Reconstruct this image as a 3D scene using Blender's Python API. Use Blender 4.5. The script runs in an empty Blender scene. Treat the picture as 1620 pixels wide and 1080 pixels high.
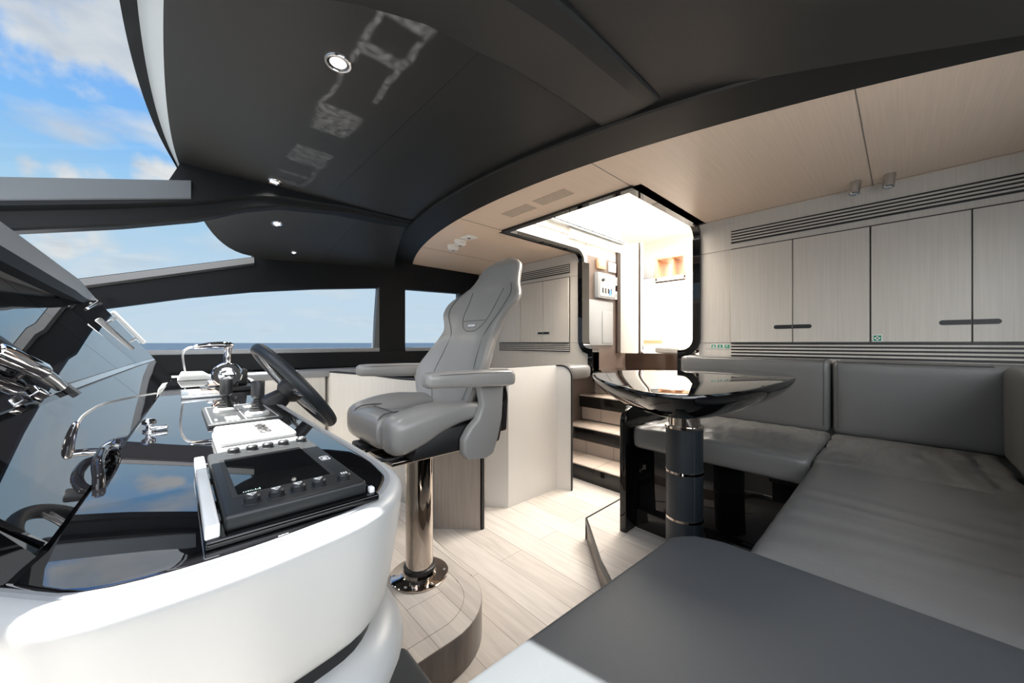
import bpy, bmesh, math, random
from mathutils import Vector, Matrix, noise
random.seed(7)
PI = math.pi
# ---------------------------------------------------------------- camera
FPX = 572.0; CX = 810.0; CY = 542.0; EYE = 1.22
AN = math.atan2(530.0, FPX)
FW = (math.sin(AN), math.cos(AN)); RT = (math.cos(AN), -math.sin(AN))
scene = bpy.context.scene
cam_d = bpy.data.cameras.new('camera'); cam = bpy.data.objects.new('camera', cam_d)
scene.collection.objects.link(cam); scene.camera = cam
cam_d.sensor_width = 36.0; cam_d.lens = FPX/1620*36.0; cam_d.shift_y = 2.0/1620
cam_d.clip_start = 0.02; cam_d.clip_end = 30000
cam.location = (0, 0, EYE); cam.rotation_euler = (PI/2, 0, -AN)
scene.view_settings.view_transform = 'Standard'; scene.view_settings.look = 'None'
scene.view_settings.gamma = 1.0; scene.view_settings.use_curve_mapping = False
scene.view_settings.exposure = 0.55
# ---------------------------------------------------------------- world
SUN = Vector((-0.26, 0.10, 1.0)).normalized()
world = bpy.data.worlds.new('sky'); scene.world = world; world.use_nodes = True
def skydir(px, py):
    k = (px-CX)/FPX; return (FW[0]+k*RT[0], FW[1]+k*RT[1], -(py-CY)/FPX)
CLOUDS = [skydir(*q)+(r, a) for q, r, a in (((205, 20), .13, .78), ((120, 45), .10, .66), ((240, 90), .10, .7), ((60, 95), .06, .5), ((130, 95), .07, .48), ((200, 122), .045, .55),
          ((60, 272), .035, .62), ((105, 272), .035, .72), ((150, 274), .035, .7), ((225, 272), .035, .72), ((262, 270), .035, .72), ((320, 372), .05, .35), ((90, 395), .06, .42), ((150, 370), .05, .4))]
SEED = 33.3
def build_world():
    nt = world.node_tree; N = nt.nodes; L = nt.links; N.clear()
    out = N.new('ShaderNodeOutputWorld'); bg = N.new('ShaderNodeBackground')
    tc = N.new('ShaderNodeTexCoord'); sep = N.new('ShaderNodeSeparateXYZ')
    L.new(tc.outputs['Generated'], sep.inputs[0])
    ramp = N.new('ShaderNodeValToRGB'); L.new(sep.outputs['Z'], ramp.inputs[0])
    e = ramp.color_ramp.elements
    e[0].position = 0.0; e[0].color = (.58, .71, .82, 1)
    e[1].position = 0.95; e[1].color = (.10, .28, .80, 1)
    for p, c in ((.14, (.54, .70, .84, 1)), (.27, (.38, .63, .86, 1)), (.37, (.24, .53, .95, 1)), (.6, (.14, .36, .90, 1))):
        q = e.new(p); q.color = c
    # clouds on a plane overhead
    add = N.new('ShaderNodeMath'); add.operation = 'ADD'; add.inputs[1].default_value = .16
    L.new(sep.outputs['Z'], add.inputs[0])
    dx = N.new('ShaderNodeMath'); dx.operation = 'DIVIDE'; L.new(sep.outputs['X'], dx.inputs[0]); L.new(add.outputs[0], dx.inputs[1])
    dy = N.new('ShaderNodeMath'); dy.operation = 'DIVIDE'; L.new(sep.outputs['Y'], dy.inputs[0]); L.new(add.outputs[0], dy.inputs[1])
    cb = N.new('ShaderNodeCombineXYZ'); L.new(dx.outputs[0], cb.inputs[0]); L.new(dy.outputs[0], cb.inputs[1]); cb.inputs[2].default_value = SEED
    no = N.new('ShaderNodeTexNoise'); no.inputs['Scale'].default_value = 1.5; no.inputs['Detail'].default_value = 8; no.inputs['Roughness'].default_value = .52
    L.new(cb.outputs[0], no.inputs['Vector'])
    cr = N.new('ShaderNodeValToRGB'); L.new(no.outputs['Fac'], cr.inputs[0])
    cr.color_ramp.elements[0].position = .5; cr.color_ramp.elements[1].position = .64
    zf = N.new('ShaderNodeMapRange'); L.new(sep.outputs['Z'], zf.inputs[0]); zf.inputs[1].default_value = .08; zf.inputs[2].default_value = .36; zf.inputs[3].default_value = .25; zf.inputs[4].default_value = 1
    cm = N.new('ShaderNodeMath'); cm.operation = 'MULTIPLY'; L.new(cr.outputs[0], cm.inputs[0]); L.new(zf.outputs[0], cm.inputs[1])
    no2 = N.new('ShaderNodeTexNoise'); no2.inputs['Scale'].default_value = 5; no2.inputs['Detail'].default_value = 5
    L.new(cb.outputs[0], no2.inputs['Vector'])
    cc = N.new('ShaderNodeValToRGB'); L.new(no2.outputs['Fac'], cc.inputs[0])
    cc.color_ramp.elements[0].color = (.52, .58, .66, 1); cc.color_ramp.elements[1].color = (.78, .79, .78, 1)
    cc.color_ramp.elements[0].position = .3; cc.color_ramp.elements[1].position = .6
    mx = N.new('ShaderNodeMixRGB'); # cumulus banks standing in given directions
    n3 = N.new('ShaderNodeTexNoise'); n3.inputs['Scale'].default_value = 9; n3.inputs['Detail'].default_value = 7; n3.inputs['Roughness'].default_value = .55; L.new(tc.outputs['Generated'], n3.inputs['Vector'])
    tot = None
    for (dx_, dy_, dz_, rad, amp) in CLOUDS:
        v0 = Vector((dx_, dy_, dz_)).normalized()
        dt = N.new('ShaderNodeVectorMath'); dt.operation = 'DOT_PRODUCT'; L.new(tc.outputs['Generated'], dt.inputs[0]); dt.inputs[1].default_value = v0
        r_ = N.new('ShaderNodeMapRange'); L.new(dt.outputs['Value'], r_.inputs[0]); r_.inputs[1].default_value = math.cos(rad*1.5); r_.inputs[2].default_value = math.cos(rad*.3); r_.inputs[3].default_value = 0; r_.inputs[4].default_value = amp
        if tot is None: tot = r_.outputs[0]
        else:
            mm = N.new('ShaderNodeMath'); mm.operation = 'MAXIMUM'; L.new(tot, mm.inputs[0]); L.new(r_.outputs[0], mm.inputs[1]); tot = mm.outputs[0]
    s3 = N.new('ShaderNodeMath'); s3.operation = 'MULTIPLY_ADD'; L.new(n3.outputs['Fac'], s3.inputs[0]); s3.inputs[1].default_value = 1.5; L.new(tot, s3.inputs[2])
    r3 = N.new('ShaderNodeMapRange'); r3.interpolation_type = 'SMOOTHSTEP'; L.new(s3.outputs[0], r3.inputs[0]); r3.inputs[1].default_value = 1.18; r3.inputs[2].default_value = 1.5; r3.inputs[3].default_value = 0; r3.inputs[4].default_value = .95
    mxx = N.new('ShaderNodeMath'); mxx.operation = 'MAXIMUM'; L.new(cm.outputs[0], mxx.inputs[0]); L.new(r3.outputs[0], mxx.inputs[1])
    L.new(mxx.outputs[0], mx.inputs[0]); L.new(ramp.outputs[0], mx.inputs[1]); L.new(cc.outputs[0], mx.inputs[2])
    # glow added to the unseen forward-port sky as fill for the interior
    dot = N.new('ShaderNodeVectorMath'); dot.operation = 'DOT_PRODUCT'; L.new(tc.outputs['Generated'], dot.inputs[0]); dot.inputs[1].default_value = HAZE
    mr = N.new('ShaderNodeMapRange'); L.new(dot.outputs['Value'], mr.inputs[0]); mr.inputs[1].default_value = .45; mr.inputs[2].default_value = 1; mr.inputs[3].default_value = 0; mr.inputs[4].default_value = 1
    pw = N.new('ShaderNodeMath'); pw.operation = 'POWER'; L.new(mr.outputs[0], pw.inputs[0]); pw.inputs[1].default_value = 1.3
    mul = N.new('ShaderNodeMath'); mul.operation = 'MULTIPLY'; L.new(pw.outputs[0], mul.inputs[0]); mul.inputs[1].default_value = FILL_GLOW_K
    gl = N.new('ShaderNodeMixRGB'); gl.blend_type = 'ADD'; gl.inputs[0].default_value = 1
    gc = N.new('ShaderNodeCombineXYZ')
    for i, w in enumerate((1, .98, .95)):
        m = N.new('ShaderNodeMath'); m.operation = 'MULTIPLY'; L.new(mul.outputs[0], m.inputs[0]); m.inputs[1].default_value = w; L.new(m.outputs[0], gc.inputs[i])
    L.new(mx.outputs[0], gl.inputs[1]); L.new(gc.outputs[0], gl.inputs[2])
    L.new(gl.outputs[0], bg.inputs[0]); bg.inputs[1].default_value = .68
    L.new(bg.outputs[0], out.inputs[0])
HAZE = Vector((-.62, -.6, .5)).normalized(); FILL_GLOW_K = 4.2
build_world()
def lamp(name, kind, loc, energy, color=(1, 1, 1), aim=None, **kw):
    d = bpy.data.lights.new(name, kind); d.energy = energy; d.color = color
    for k, v in kw.items(): setattr(d, k, v)
    o = bpy.data.objects.new(name, d); scene.collection.objects.link(o); o.location = loc
    if aim is not None: o.rotation_euler = (Vector(aim)).to_track_quat('-Z', 'Y').to_euler()
    return o
lamp('sun', 'SUN', (0, 0, 30), 27.0, (1, .96, .9), aim=-SUN, angle=.009)
# area lamps added as daylight fill: saloon, hatch, port window
lamp('saloon_fill', 'AREA', (4.5, 1.4, 3.0), 210, (1, .93, .85), aim=(0, 0, -1), shape='RECTANGLE', size=2.2, size_y=1.6)
lamp('hatch_fill', 'AREA', (2.3, 1.53, 3.05), 42, (1, .93, .84), aim=(0, 0, -1), shape='RECTANGLE', size=.8, size_y=.9)
lamp('port_window_fill', 'AREA', (.9, -.62, 1.5), 10, (.95, .98, 1), aim=(.2, 1, -.1), shape='RECTANGLE', size=2.2, size_y=.5)
# patterned spotlight added to imitate sun glints off the console glass
g = lamp('added_glint_spot', 'SPOT', (.16, 1.2, 1.06), 110, (1, .98, .95), aim=(.30, .32, 1), spot_size=1.9, spot_blend=.1, shadow_soft_size=.004)
g.data.use_nodes = True
GS = 1.0
def glint_nodes(nt):
    N = nt.nodes; L = nt.links; em = N['Emission']
    def M(op, a, b=None, c=None):
        m = N.new('ShaderNodeMath'); m.operation = op
        for i, v in enumerate((a, b, c)):
            if v is None: continue
            if isinstance(v, (int, float)): m.inputs[i].default_value = v
            else: L.new(v, m.inputs[i])
        return m.outputs[0]
    geo = N.new('ShaderNodeNewGeometry'); sp = N.new('ShaderNodeSeparateXYZ'); L.new(geo.outputs['Incoming'], sp.inputs[0])
    # world direction of the light ray, projected on the headliner 1.03 m above
    zc = M('MAXIMUM', M('ABSOLUTE', sp.outputs[2]), .05)
    X = M('ADD', M('MULTIPLY', M('DIVIDE', M('MULTIPLY', sp.outputs[0], GS), zc), 1.03), .16)
    Y = M('ADD', M('MULTIPLY', M('DIVIDE', M('MULTIPLY', sp.outputs[1], GS), zc), 1.03), 1.2)
    cb = N.new('ShaderNodeCombineXYZ'); L.new(X, cb.inputs[0]); L.new(Y, cb.inputs[1])
    wob = N.new('ShaderNodeTexNoise'); wob.inputs['Scale'].default_value = 9; L.new(cb.outputs[0], wob.inputs['Vector'])
    X2 = M('ADD', X, M('MULTIPLY', M('SUBTRACT', wob.outputs['Fac'], .5), .05))
    def band(v, a, b, s=.012):
        r = N.new('ShaderNodeMapRange'); r.interpolation_type = 'SMOOTHSTEP'; L.new(v, r.inputs[0]); r.inputs[1].default_value = a-s; r.inputs[2].default_value = a+s
        q = N.new('ShaderNodeMapRange'); q.interpolation_type = 'SMOOTHSTEP'; L.new(v, q.inputs[0]); q.inputs[1].default_value = b-s; q.inputs[2].default_value = b+s
        return M('SUBTRACT', r.outputs[0], q.outputs[0])
    strip = band(X2, .385, .53)
    solid = None
    for a, b in ((.86, .93), (1.05, 1.10), (1.42, 1.62), (1.80, 1.98), (2.12, 2.16), (2.24, 2.29)):
        v = band(Y, a, b, .01); solid = v if solid is None else M('MAXIMUM', solid, v)
    rails = M('MAXIMUM', M('MULTIPLY', band(X2, .385, .40, .006), band(Y, .8, 1.45)), M('MULTIPLY', band(X2, .51, .53, .006), M('MAXIMUM', band(Y, .8, 1.3), band(Y, 1.95, 2.29))))
    n = N.new('ShaderNodeTexNoise'); n.inputs['Scale'].default_value = 42; n.inputs['Detail'].default_value = 5; L.new(cb.outputs[0], n.inputs['Vector'])
    nr = N.new('ShaderNodeMapRange'); L.new(n.outputs['Fac'], nr.inputs[0]); nr.inputs[1].default_value = .35; nr.inputs[2].default_value = .7; nr.inputs[3].default_value = .25; nr.inputs[4].default_value = 1.6
    tot = M('MULTIPLY', M('MAXIMUM', M('MULTIPLY', strip, solid), rails), nr.outputs[0])
    L.new(tot, em.inputs['Strength'])
glint_nodes(g.data.node_tree)
# ---------------------------------------------------------------- pixel -> place
def ray(px, py):
    k = (px-CX)/FPX
    return FW[0]+k*RT[0], FW[1]+k*RT[1], -(py-CY)/FPX
def at_z(px, py, z):
    r = ray(px, py); d = (z-EYE)/r[2]; return Vector((r[0]*d, r[1]*d, z))
def at_x(px, py, x):
    r = ray(px, py); d = x/r[0]; return Vector((x, r[1]*d, EYE+r[2]*d))
def at_y(px, py, y):
    r = ray(px, py); d = y/r[1]; return Vector((r[0]*d, y, EYE+r[2]*d))
# ---------------------------------------------------------------- materials
MATS = {}
def mat(name, col, rough=.5, metal=0, coat=0, bump=0, bscale=80, var=0, vscale=(8, 8, 8), ior=1.5, spec=None):
    m = bpy.data.materials.new(name); m.use_nodes = True; nt = m.node_tree; N = nt.nodes; L = nt.links
    b = N['Principled BSDF']; b.inputs['Base Color'].default_value = (*col, 1); b.inputs['Roughness'].default_value = rough
    b.inputs['Metallic'].default_value = metal; b.inputs['Coat Weight'].default_value = coat; b.inputs['Coat Roughness'].default_value = .03
    b.inputs['IOR'].default_value = ior
    if spec is not None: b.inputs['Specular IOR Level'].default_value = spec
    tc = N.new('ShaderNodeTexCoord'); mp = N.new('ShaderNodeMapping'); L.new(tc.outputs['Object'], mp.inputs[0])
    if var:
        mp.inputs['Scale'].default_value = vscale
        no = N.new('ShaderNodeTexNoise'); no.inputs['Scale'].default_value = 1; no.inputs['Detail'].default_value = 6; L.new(mp.outputs[0], no.inputs['Vector'])
        r = N.new('ShaderNodeMapRange'); L.new(no.outputs['Fac'], r.inputs[0]); r.inputs[1].default_value = .3; r.inputs[2].default_value = .7
        r.inputs[3].default_value = 1-var; r.inputs[4].default_value = 1+var
        v = N.new('ShaderNodeVectorMath'); v.operation = 'SCALE'; v.inputs[0].default_value = col; L.new(r.outputs[0], v.inputs['Scale'])
        L.new(v.outputs[0], b.inputs['Base Color'])
    if bump:
        n2 = N.new('ShaderNodeTexNoise'); n2.inputs['Scale'].default_value = bscale; n2.inputs['Detail'].default_value = 3; L.new(tc.outputs['Object'], n2.inputs['Vector'])
        bp = N.new('ShaderNodeBump'); bp.inputs['Strength'].default_value = bump; bp.inputs['Distance'].default_value = .002
        L.new(n2.outputs['Fac'], bp.inputs['Height']); L.new(bp.outputs[0], b.inputs['Normal'])
    MATS[name] = m; return m
WOODC = (.55, .51, .46)
mat('wood_v', WOODC, .38, var=.055, vscale=(130, 130, 3.0))          # upright grain
mat('wood_ceiling', (.80, .63, .49), .4, var=.05, vscale=(3, 130, 130))
mat('partition', (.70, .67, .62), .32, var=.05, vscale=(130, 130, 3))
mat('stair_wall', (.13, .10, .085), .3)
mat('brown_panel', (.36, .31, .27), .4, var=.12, vscale=(130, 130, 3))
mat('headliner', (.018, .0178, .0175), .45, spec=.4, bump=.15, bscale=400)
mat('headliner_band', (.0085, .0083, .0081), .5, spec=.3, bump=.15, bscale=400)
mat('frame_dark', (.005, .006, .0075), .55, spec=.22)
mat('flange', (.022, .024, .027), .45)
mat('frame_grey', (.10, .112, .125), .4)
mat('shield_grey', (.26, .27, .28), .35)
mat('leather', (.135, .133, .129), .36, bump=.25, bscale=260, var=.04, vscale=(3, 3, 3))
mat('chair_leather', (.275, .268, .258), .28, bump=.2, bscale=260)
mat('stitch', (.07, .07, .07), .5)
mat('slate_leather', (.047, .052, .057), .5, bump=.08, bscale=260)
mat('table_leather', (.013, .018, .023), .45, bump=.2, bscale=300)
mat('black_gloss', (.003, .003, .0035), .02, ior=1.5)
mat('console_glass', (.004, .004, .005), .012, ior=3.0)
mat('black_lacquer', (.008, .007, .006), .07)
mat('brown_lacquer', (.035, .022, .016), .07)
mat('black_satin', (.012, .012, .013), .4)
mat('dark_plastic', (.013, .0145, .016), .42)
mat('grey_plastic', (.25, .26, .27), .4)
mat('white_satin', (.41, .42, .42), .36)
mat('white_gloss', (.70, .71, .71), .15)
mat('panel_gloss', (.70, .68, .65), .22)
mat('white_wall', (.82, .80, .76), .5)
mat('grey_trim', (.30, .32, .34), .35)
mat('chrome', (.82, .82, .83), .06, metal=1)
mat('nickel', (.55, .49, .44), .06, metal=1)
mat('steel', (.6, .62, .64), .25, metal=1)
mat('screen', (.006, .007, .008), .02, ior=1.9)
mat('green_sign', (.0, .22, .11), .4)
mat('cover_white', (.30, .30, .30), .5)
mat('white_print', (.85, .85, .85), .5)
mat('dark_print', (.006, .006, .007), .6)
mat('tan_wood', (.55, .30, .17), .4, var=.1, vscale=(4, 60, 60))
mat('orange_wood', (.5, .3, .2), .4)
mat('blue_tag', (.12, .3, .75), .5)
def floor_mat():
    m = bpy.data.materials.new('plank_floor'); m.use_nodes = True; nt = m.node_tree; N = nt.nodes; L = nt.links
    b = N['Principled BSDF']; b.inputs['Roughness'].default_value = .42
    tc = N.new('ShaderNodeTexCoord'); mp = N.new('ShaderNodeMapping'); mp.inputs['Rotation'].default_value = (0, 0, PI/2); L.new(tc.outputs['Object'], mp.inputs[0])
    br = N.new('ShaderNodeTexBrick'); L.new(mp.outputs[0], br.inputs['Vector'])
    br.inputs['Scale'].default_value = 1; br.inputs['Brick Width'].default_value = 1.3; br.inputs['Row Height'].default_value = .16
    br.inputs['Mortar Size'].default_value = .0015; br.inputs['Color1'].default_value = (.50, .455, .41, 1); br.inputs['Color2'].default_value = (.58, .54, .495, 1); br.inputs['Mortar'].default_value = (.26, .23, .2, 1)
    m2 = N.new('ShaderNodeMapping'); m2.inputs['Scale'].default_value = (38, 3, 1); L.new(tc.outputs['Object'], m2.inputs[0])
    no = N.new('ShaderNodeTexNoise'); no.inputs['Scale'].default_value = 1; no.inputs['Detail'].default_value = 7; no.inputs['Distortion'].default_value = .6; L.new(m2.outputs[0], no.inputs['Vector'])
    r = N.new('ShaderNodeMapRange'); L.new(no.outputs['Fac'], r.inputs[0]); r.inputs[1].default_value = .3; r.inputs[2].default_value = .7; r.inputs[3].default_value = .88; r.inputs[4].default_value = 1.1
    v = N.new('ShaderNodeVectorMath'); v.operation = 'SCALE'; L.new(br.outputs['Color'], v.inputs[0]); L.new(r.outputs[0], v.inputs['Scale']); L.new(v.outputs[0], b.inputs['Base Color'])
    MATS['plank_floor'] = m
floor_mat()
mat('step_side', (.20, .165, .14), .4, var=.2, vscale=(30, 30, 4))
def stone_mat():
    m = mat('stone_tread', (.52, .43, .36), .12); nt = m.node_tree; N = nt.nodes; L = nt.links; b = N['Principled BSDF']
    tc = N.new('ShaderNodeTexCoord'); br = N.new('ShaderNodeTexBrick'); L.new(tc.outputs['Object'], br.inputs['Vector']); br.offset = 0
    br.inputs['Scale'].default_value = 1; br.inputs['Brick Width'].default_value = .3; br.inputs['Row Height'].default_value = .3; br.inputs['Mortar Size'].default_value = .002
    br.inputs['Color1'].default_value = (.55, .46, .39, 1); br.inputs['Color2'].default_value = (.50, .41, .34, 1); br.inputs['Mortar'].default_value = (.15, .11, .09, 1); L.new(br.outputs['Color'], b.inputs['Base Color'])
stone_mat()
def glass_mat():
    m = bpy.data.materials.new('window_glass'); m.use_nodes = True; nt = m.node_tree; N = nt.nodes; L = nt.links
    N.clear(); o = N.new('ShaderNodeOutputMaterial'); t = N.new('ShaderNodeBsdfTransparent'); t.inputs[0].default_value = (.97, .985, .99, 1)
    g = N.new('ShaderNodeBsdfGlossy'); g.inputs['Roughness'].default_value = .01
    f = N.new('ShaderNodeLayerWeight'); f.inputs[0].default_value = .5; p5 = N.new('ShaderNodeMath'); p5.operation = 'POWER'; p5.inputs[1].default_value = 6; L.new(f.outputs['Facing'], p5.inputs[0]); k = N.new('ShaderNodeMath'); k.operation = 'MULTIPLY_ADD'; k.inputs[1].default_value = .25; k.inputs[2].default_value = 0
    L.new(p5.outputs[0], k.inputs[0]); mx = N.new('ShaderNodeMixShader'); L.new(k.outputs[0], mx.inputs[0]); L.new(t.outputs[0], mx.inputs[1]); L.new(g.outputs[0], mx.inputs[2]); L.new(mx.outputs[0], o.inputs[0])
    MATS['glass'] = m
glass_mat()
def sea_mat():
    m = mat('sea', (.05, .11, .18), .5, spec=.08)
    nt = m.node_tree; N = nt.nodes; L = nt.links; b = N['Principled BSDF']
    tc = N.new('ShaderNodeTexCoord'); mp = N.new('ShaderNodeMapping'); mp.inputs['Scale'].default_value = (.12, .03, 1); mp.inputs['Rotation'].default_value = (0, 0, -AN); L.new(tc.outputs['Object'], mp.inputs[0])
    no = N.new('ShaderNodeTexNoise'); no.inputs['Scale'].default_value = 1; no.inputs['Detail'].default_value = 9; L.new(mp.outputs[0], no.inputs['Vector'])
    bp = N.new('ShaderNodeBump'); bp.inputs['Strength'].default_value = .8; bp.inputs['Distance'].default_value = 3; L.new(no.outputs['Fac'], bp.inputs['Height']); L.new(bp.outputs[0], b.inputs['Normal'])
    r = N.new('ShaderNodeValToRGB'); L.new(no.outputs['Fac'], r.inputs[0]); r.color_ramp.elements[0].position = .35; r.color_ramp.elements[1].position = .65
    r.color_ramp.elements[0].color = (.0045, .010, .018, 1); r.color_ramp.elements[1].color = (.010, .019, .032, 1); L.new(r.outputs[0], b.inputs['Base Color'])
sea_mat()
def lamp_mat(name, col, s):
    m = bpy.data.materials.new(name); m.use_nodes = True; b = m.node_tree.nodes['Principled BSDF']
    b.inputs['Base Color'].default_value = (.8, .8, .8, 1); b.inputs['Emission Color'].default_value = (*col, 1); b.inputs['Emission Strength'].default_value = s; MATS[name] = m
lamp_mat('lamp_glow', (1, .97, .92), .55)
lamp_mat('led_green', (.1, .9, .4), .25)
# ---------------------------------------------------------------- mesh helpers
def addv(bm, verts, faces):
    vs = [bm.verts.new(v) for v in verts]
    for f in faces:
        try: bm.faces.new([vs[i] for i in f])
        except ValueError: pass
def box(bm, x0, x1, y0, y1, z0, z1):
    v = [(x, y, z) for x in (x0, x1) for y in (y0, y1) for z in (z0, z1)]
    addv(bm, v, [(0, 1, 3, 2), (4, 6, 7, 5), (0, 4, 5, 1), (2, 3, 7, 6), (0, 2, 6, 4), (1, 5, 7, 3)])
def merge(bm, t, M=None):
    vm = {}
    for v in t.verts: vm[v] = bm.verts.new(M @ v.co if M else v.co)
    for f in t.faces:
        try: bm.faces.new([vm[v] for v in f.verts])
        except ValueError: pass
    t.free()
def bevel(t, r, seg=3, ang=.5):
    bmesh.ops.recalc_face_normals(t, faces=t.faces[:])
    es = [e for e in t.edges if len(e.link_faces) == 2 and e.calc_face_angle(0) > ang]
    bmesh.ops.bevel(t, geom=es, offset=r, segments=seg, profile=.5, affect='EDGES', clamp_overlap=True)
def rbox(bm, x0, x1, y0, y1, z0, z1, r=.01, seg=3, M=None):
    t = bmesh.new(); box(t, x0, x1, y0, y1, z0, z1); bevel(t, r, seg); merge(bm, t, M)
def prism(bm, pts, axis, a0, a1, r=0, seg=2, M=None, ang=.5):
    t = bmesh.new(); n = len(pts)
    def P(p, a):
        return (p[0], p[1], a) if axis == 'z' else ((p[0], a, p[1]) if axis == 'y' else (a, p[0], p[1]))
    addv(t, [P(p, a0) for p in pts]+[P(p, a1) for p in pts],
         [tuple(range(n)), tuple(range(2*n-1, n-1, -1))]+[(i, (i+1) % n, n+(i+1) % n, n+i) for i in range(n)])
    if r: bevel(t, r, seg, ang)
    merge(bm, t, M)
def loft(bm, rings, caps=True, close=True):
    n = len(rings[0]); vs = [[bm.verts.new(p) for p in r] for r in rings]
    for a, b in zip(vs, vs[1:]):
        for i in range(n if close else n-1):
            j = (i+1) % n
            try: bm.faces.new((a[i], a[j], b[j], b[i]))
            except ValueError: pass
    if caps:
        bm.faces.new(vs[0][::-1]); bm.faces.new(vs[-1])
def crom(pts, n=8, closed=False):
    P = [Vector(p) for p in pts]; out = []; m = len(P)
    for i in range(m if closed else m-1):
        p0 = P[(i-1) % m] if closed or i > 0 else P[0]; p1 = P[i]; p2 = P[(i+1) % m]
        p3 = P[(i+2) % m] if closed or i+2 < m else P[-1]
        for k in range(n):
            t = k/n; out.append(.5*((2*p1)+(p2-p0)*t+(2*p0-5*p1+4*p2-p3)*t*t+(3*p1-p0-3*p2+p3)*t**3))
    if not closed: out.append(P[-1])
    return out
def tube(bm, pts, r, n=12, closed=False, caps=True):
    P = [Vector(p) for p in pts]; m = len(P); rs = r if isinstance(r, (list, tuple)) else [r]*m
    tan = []
    for i in range(m):
        a = P[(i-1) % m] if closed or i > 0 else P[0]; b = P[(i+1) % m] if closed or i < m-1 else P[-1]
        tan.append((b-a).normalized())
    u = tan[0].orthogonal().normalized(); rings = []
    for i in range(m):
        u = (u-tan[i]*u.dot(tan[i])).normalized(); w = tan[i].cross(u)
        rings.append([P[i]+(u*math.cos(2*PI*k/n)+w*math.sin(2*PI*k/n))*rs[i] for k in range(n)])
    if closed: rings.append(rings[0])
    loft(bm, rings, caps and not closed)
    if closed: bmesh.ops.remove_doubles(bm, verts=bm.verts[:], dist=1e-5)
def basis(c, z, x=None):
    z = Vector(z).normalized(); x = Vector(x) if x else z.orthogonal(); x = (x-z*x.dot(z)).normalized(); y = z.cross(x)
    M = Matrix.Identity(4)
    for i in range(3): M[i][0] = x[i]; M[i][1] = y[i]; M[i][2] = z[i]; M[i][3] = c[i]
    return M
def lathe(bm, prof, M, n=32):
    rings = [[M @ Vector((r*math.cos(2*PI*k/n), r*math.sin(2*PI*k/n), z)) for k in range(n)] for r, z in prof]
    loft(bm, rings)
def cyl(bm, a, b, r, n=24):
    a = Vector(a); b = Vector(b); lathe(bm, [(r, 0), (r, (b-a).length)], basis(a, b-a), n)
def grid1(h, r, n):
    s = set([-h, h])
    for f in (.12, .3, .55, 1.0): s.add(-h+r*f); s.add(h-r*f)
    for i in range(n+1): s.add(-(h-r)+2*(h-r)*i/n)
    return sorted(s)
def cushion(bm, lo, hi, r=.03, n=(16, 16, 3), crown=0.0, fn=None, M=None):
    c = (Vector(lo)+Vector(hi))/2; h = (Vector(hi)-Vector(lo))/2; g = [grid1(h[i], r, n[i]) for i in range(3)]
    t = bmesh.new(); cache = {}
    def V(p):
        k = tuple(round(a, 6) for a in p)
        if k in cache: return cache[k]
        inn = Vector([max(-(h[i]-r), min(h[i]-r, p[i])) for i in range(3)]); dv = Vector(p)-inn
        q = inn+dv.normalized()*r if dv.length > 1e-9 else Vector(p)
        nn = dv.normalized() if dv.length > 1e-9 else Vector((0, 0, 1))
        if crown and q.z > 0: q.z += crown*(1-(q.x/h.x)**4)*(1-(q.y/h.y)**4)
        q = q+c
        if fn: q = q+nn*fn(q)
        cache[k] = t.verts.new(q); return cache[k]
    for ax in range(3):
        a, b = [i for i in range(3) if i != ax]
        for s in (-1, 1):
            for i in range(len(g[a])-1):
                for j in range(len(g[b])-1):
                    q = []
                    for ii, jj in ((i, j), (i+1, j), (i+1, j+1), (i, j+1)):
                        p = [0, 0, 0]; p[ax] = s*h[ax]; p[a] = g[a][ii]; p[b] = g[b][jj]; q.append(V(p))
                    try: t.faces.new(q)
                    except ValueError: pass
    merge(bm, t, M)
def text_bm(s, size, ext=.0006):
    cu = bpy.data.curves.new('t', 'FONT'); cu.body = s; cu.size = size; cu.extrude = ext; cu.offset = size*.035; cu.align_x = 'CENTER'; cu.align_y = 'CENTER'
    o = bpy.data.objects.new('t', cu); scene.collection.objects.link(o); dg = bpy.context.evaluated_depsgraph_get(); dg.update()
    me = bpy.data.meshes.new_from_object(o.evaluated_get(dg)); t = bmesh.new(); t.from_mesh(me)
    bpy.data.objects.remove(o); bpy.data.curves.remove(cu); bpy.data.meshes.remove(me); return t
# ---------------------------------------------------------------- object helpers
def worigin(o):
    v = Vector((0, 0, 0))
    while o: v += o.location; o = o.parent
    return v
def obj(name, bm, m, parent=None, smooth=40):
    bmesh.ops.recalc_face_normals(bm, faces=bm.faces[:])
    if parent is None:
        xs = [v.co for v in bm.verts]; lo = [min(v[i] for v in xs) for i in range(3)]; hi = [max(v[i] for v in xs) for i in range(3)]
        org = Vector(((lo[0]+hi[0])/2, (lo[1]+hi[1])/2, lo[2])); loc = org
    else: org = worigin(parent); loc = Vector((0, 0, 0))
    bmesh.ops.translate(bm, verts=bm.verts[:], vec=-org)
    me = bpy.data.meshes.new(name); bm.to_mesh(me); bm.free()
    me.materials.append(MATS[m])
    for p in me.polygons: p.use_smooth = True
    me.set_sharp_from_angle(angle=math.radians(smooth))
    o = bpy.data.objects.new(name, me); scene.collection.objects.link(o); o.location = loc
    if parent: o.parent = parent
    return o
def tag(o, label=None, cat=None, group=None, kind=None):
    if label: o['label'] = label
    if cat: o['category'] = cat
    if group: o['group'] = group
    if kind: o['kind'] = kind
    return o
def thing(name, loc, label, cat, group=None):
    o = bpy.data.objects.new(name, None); scene.collection.objects.link(o); o.location = loc; o.empty_display_size = .05
    return tag(o, label, cat, group)
def struct(name, bm, m, label=None, parent=None, smooth=30, cat=None):
    o = obj(name, bm, m, parent, smooth)
    if parent is None: tag(o, label, cat, kind='structure')
    return o
def NB(): return bmesh.new()
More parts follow.
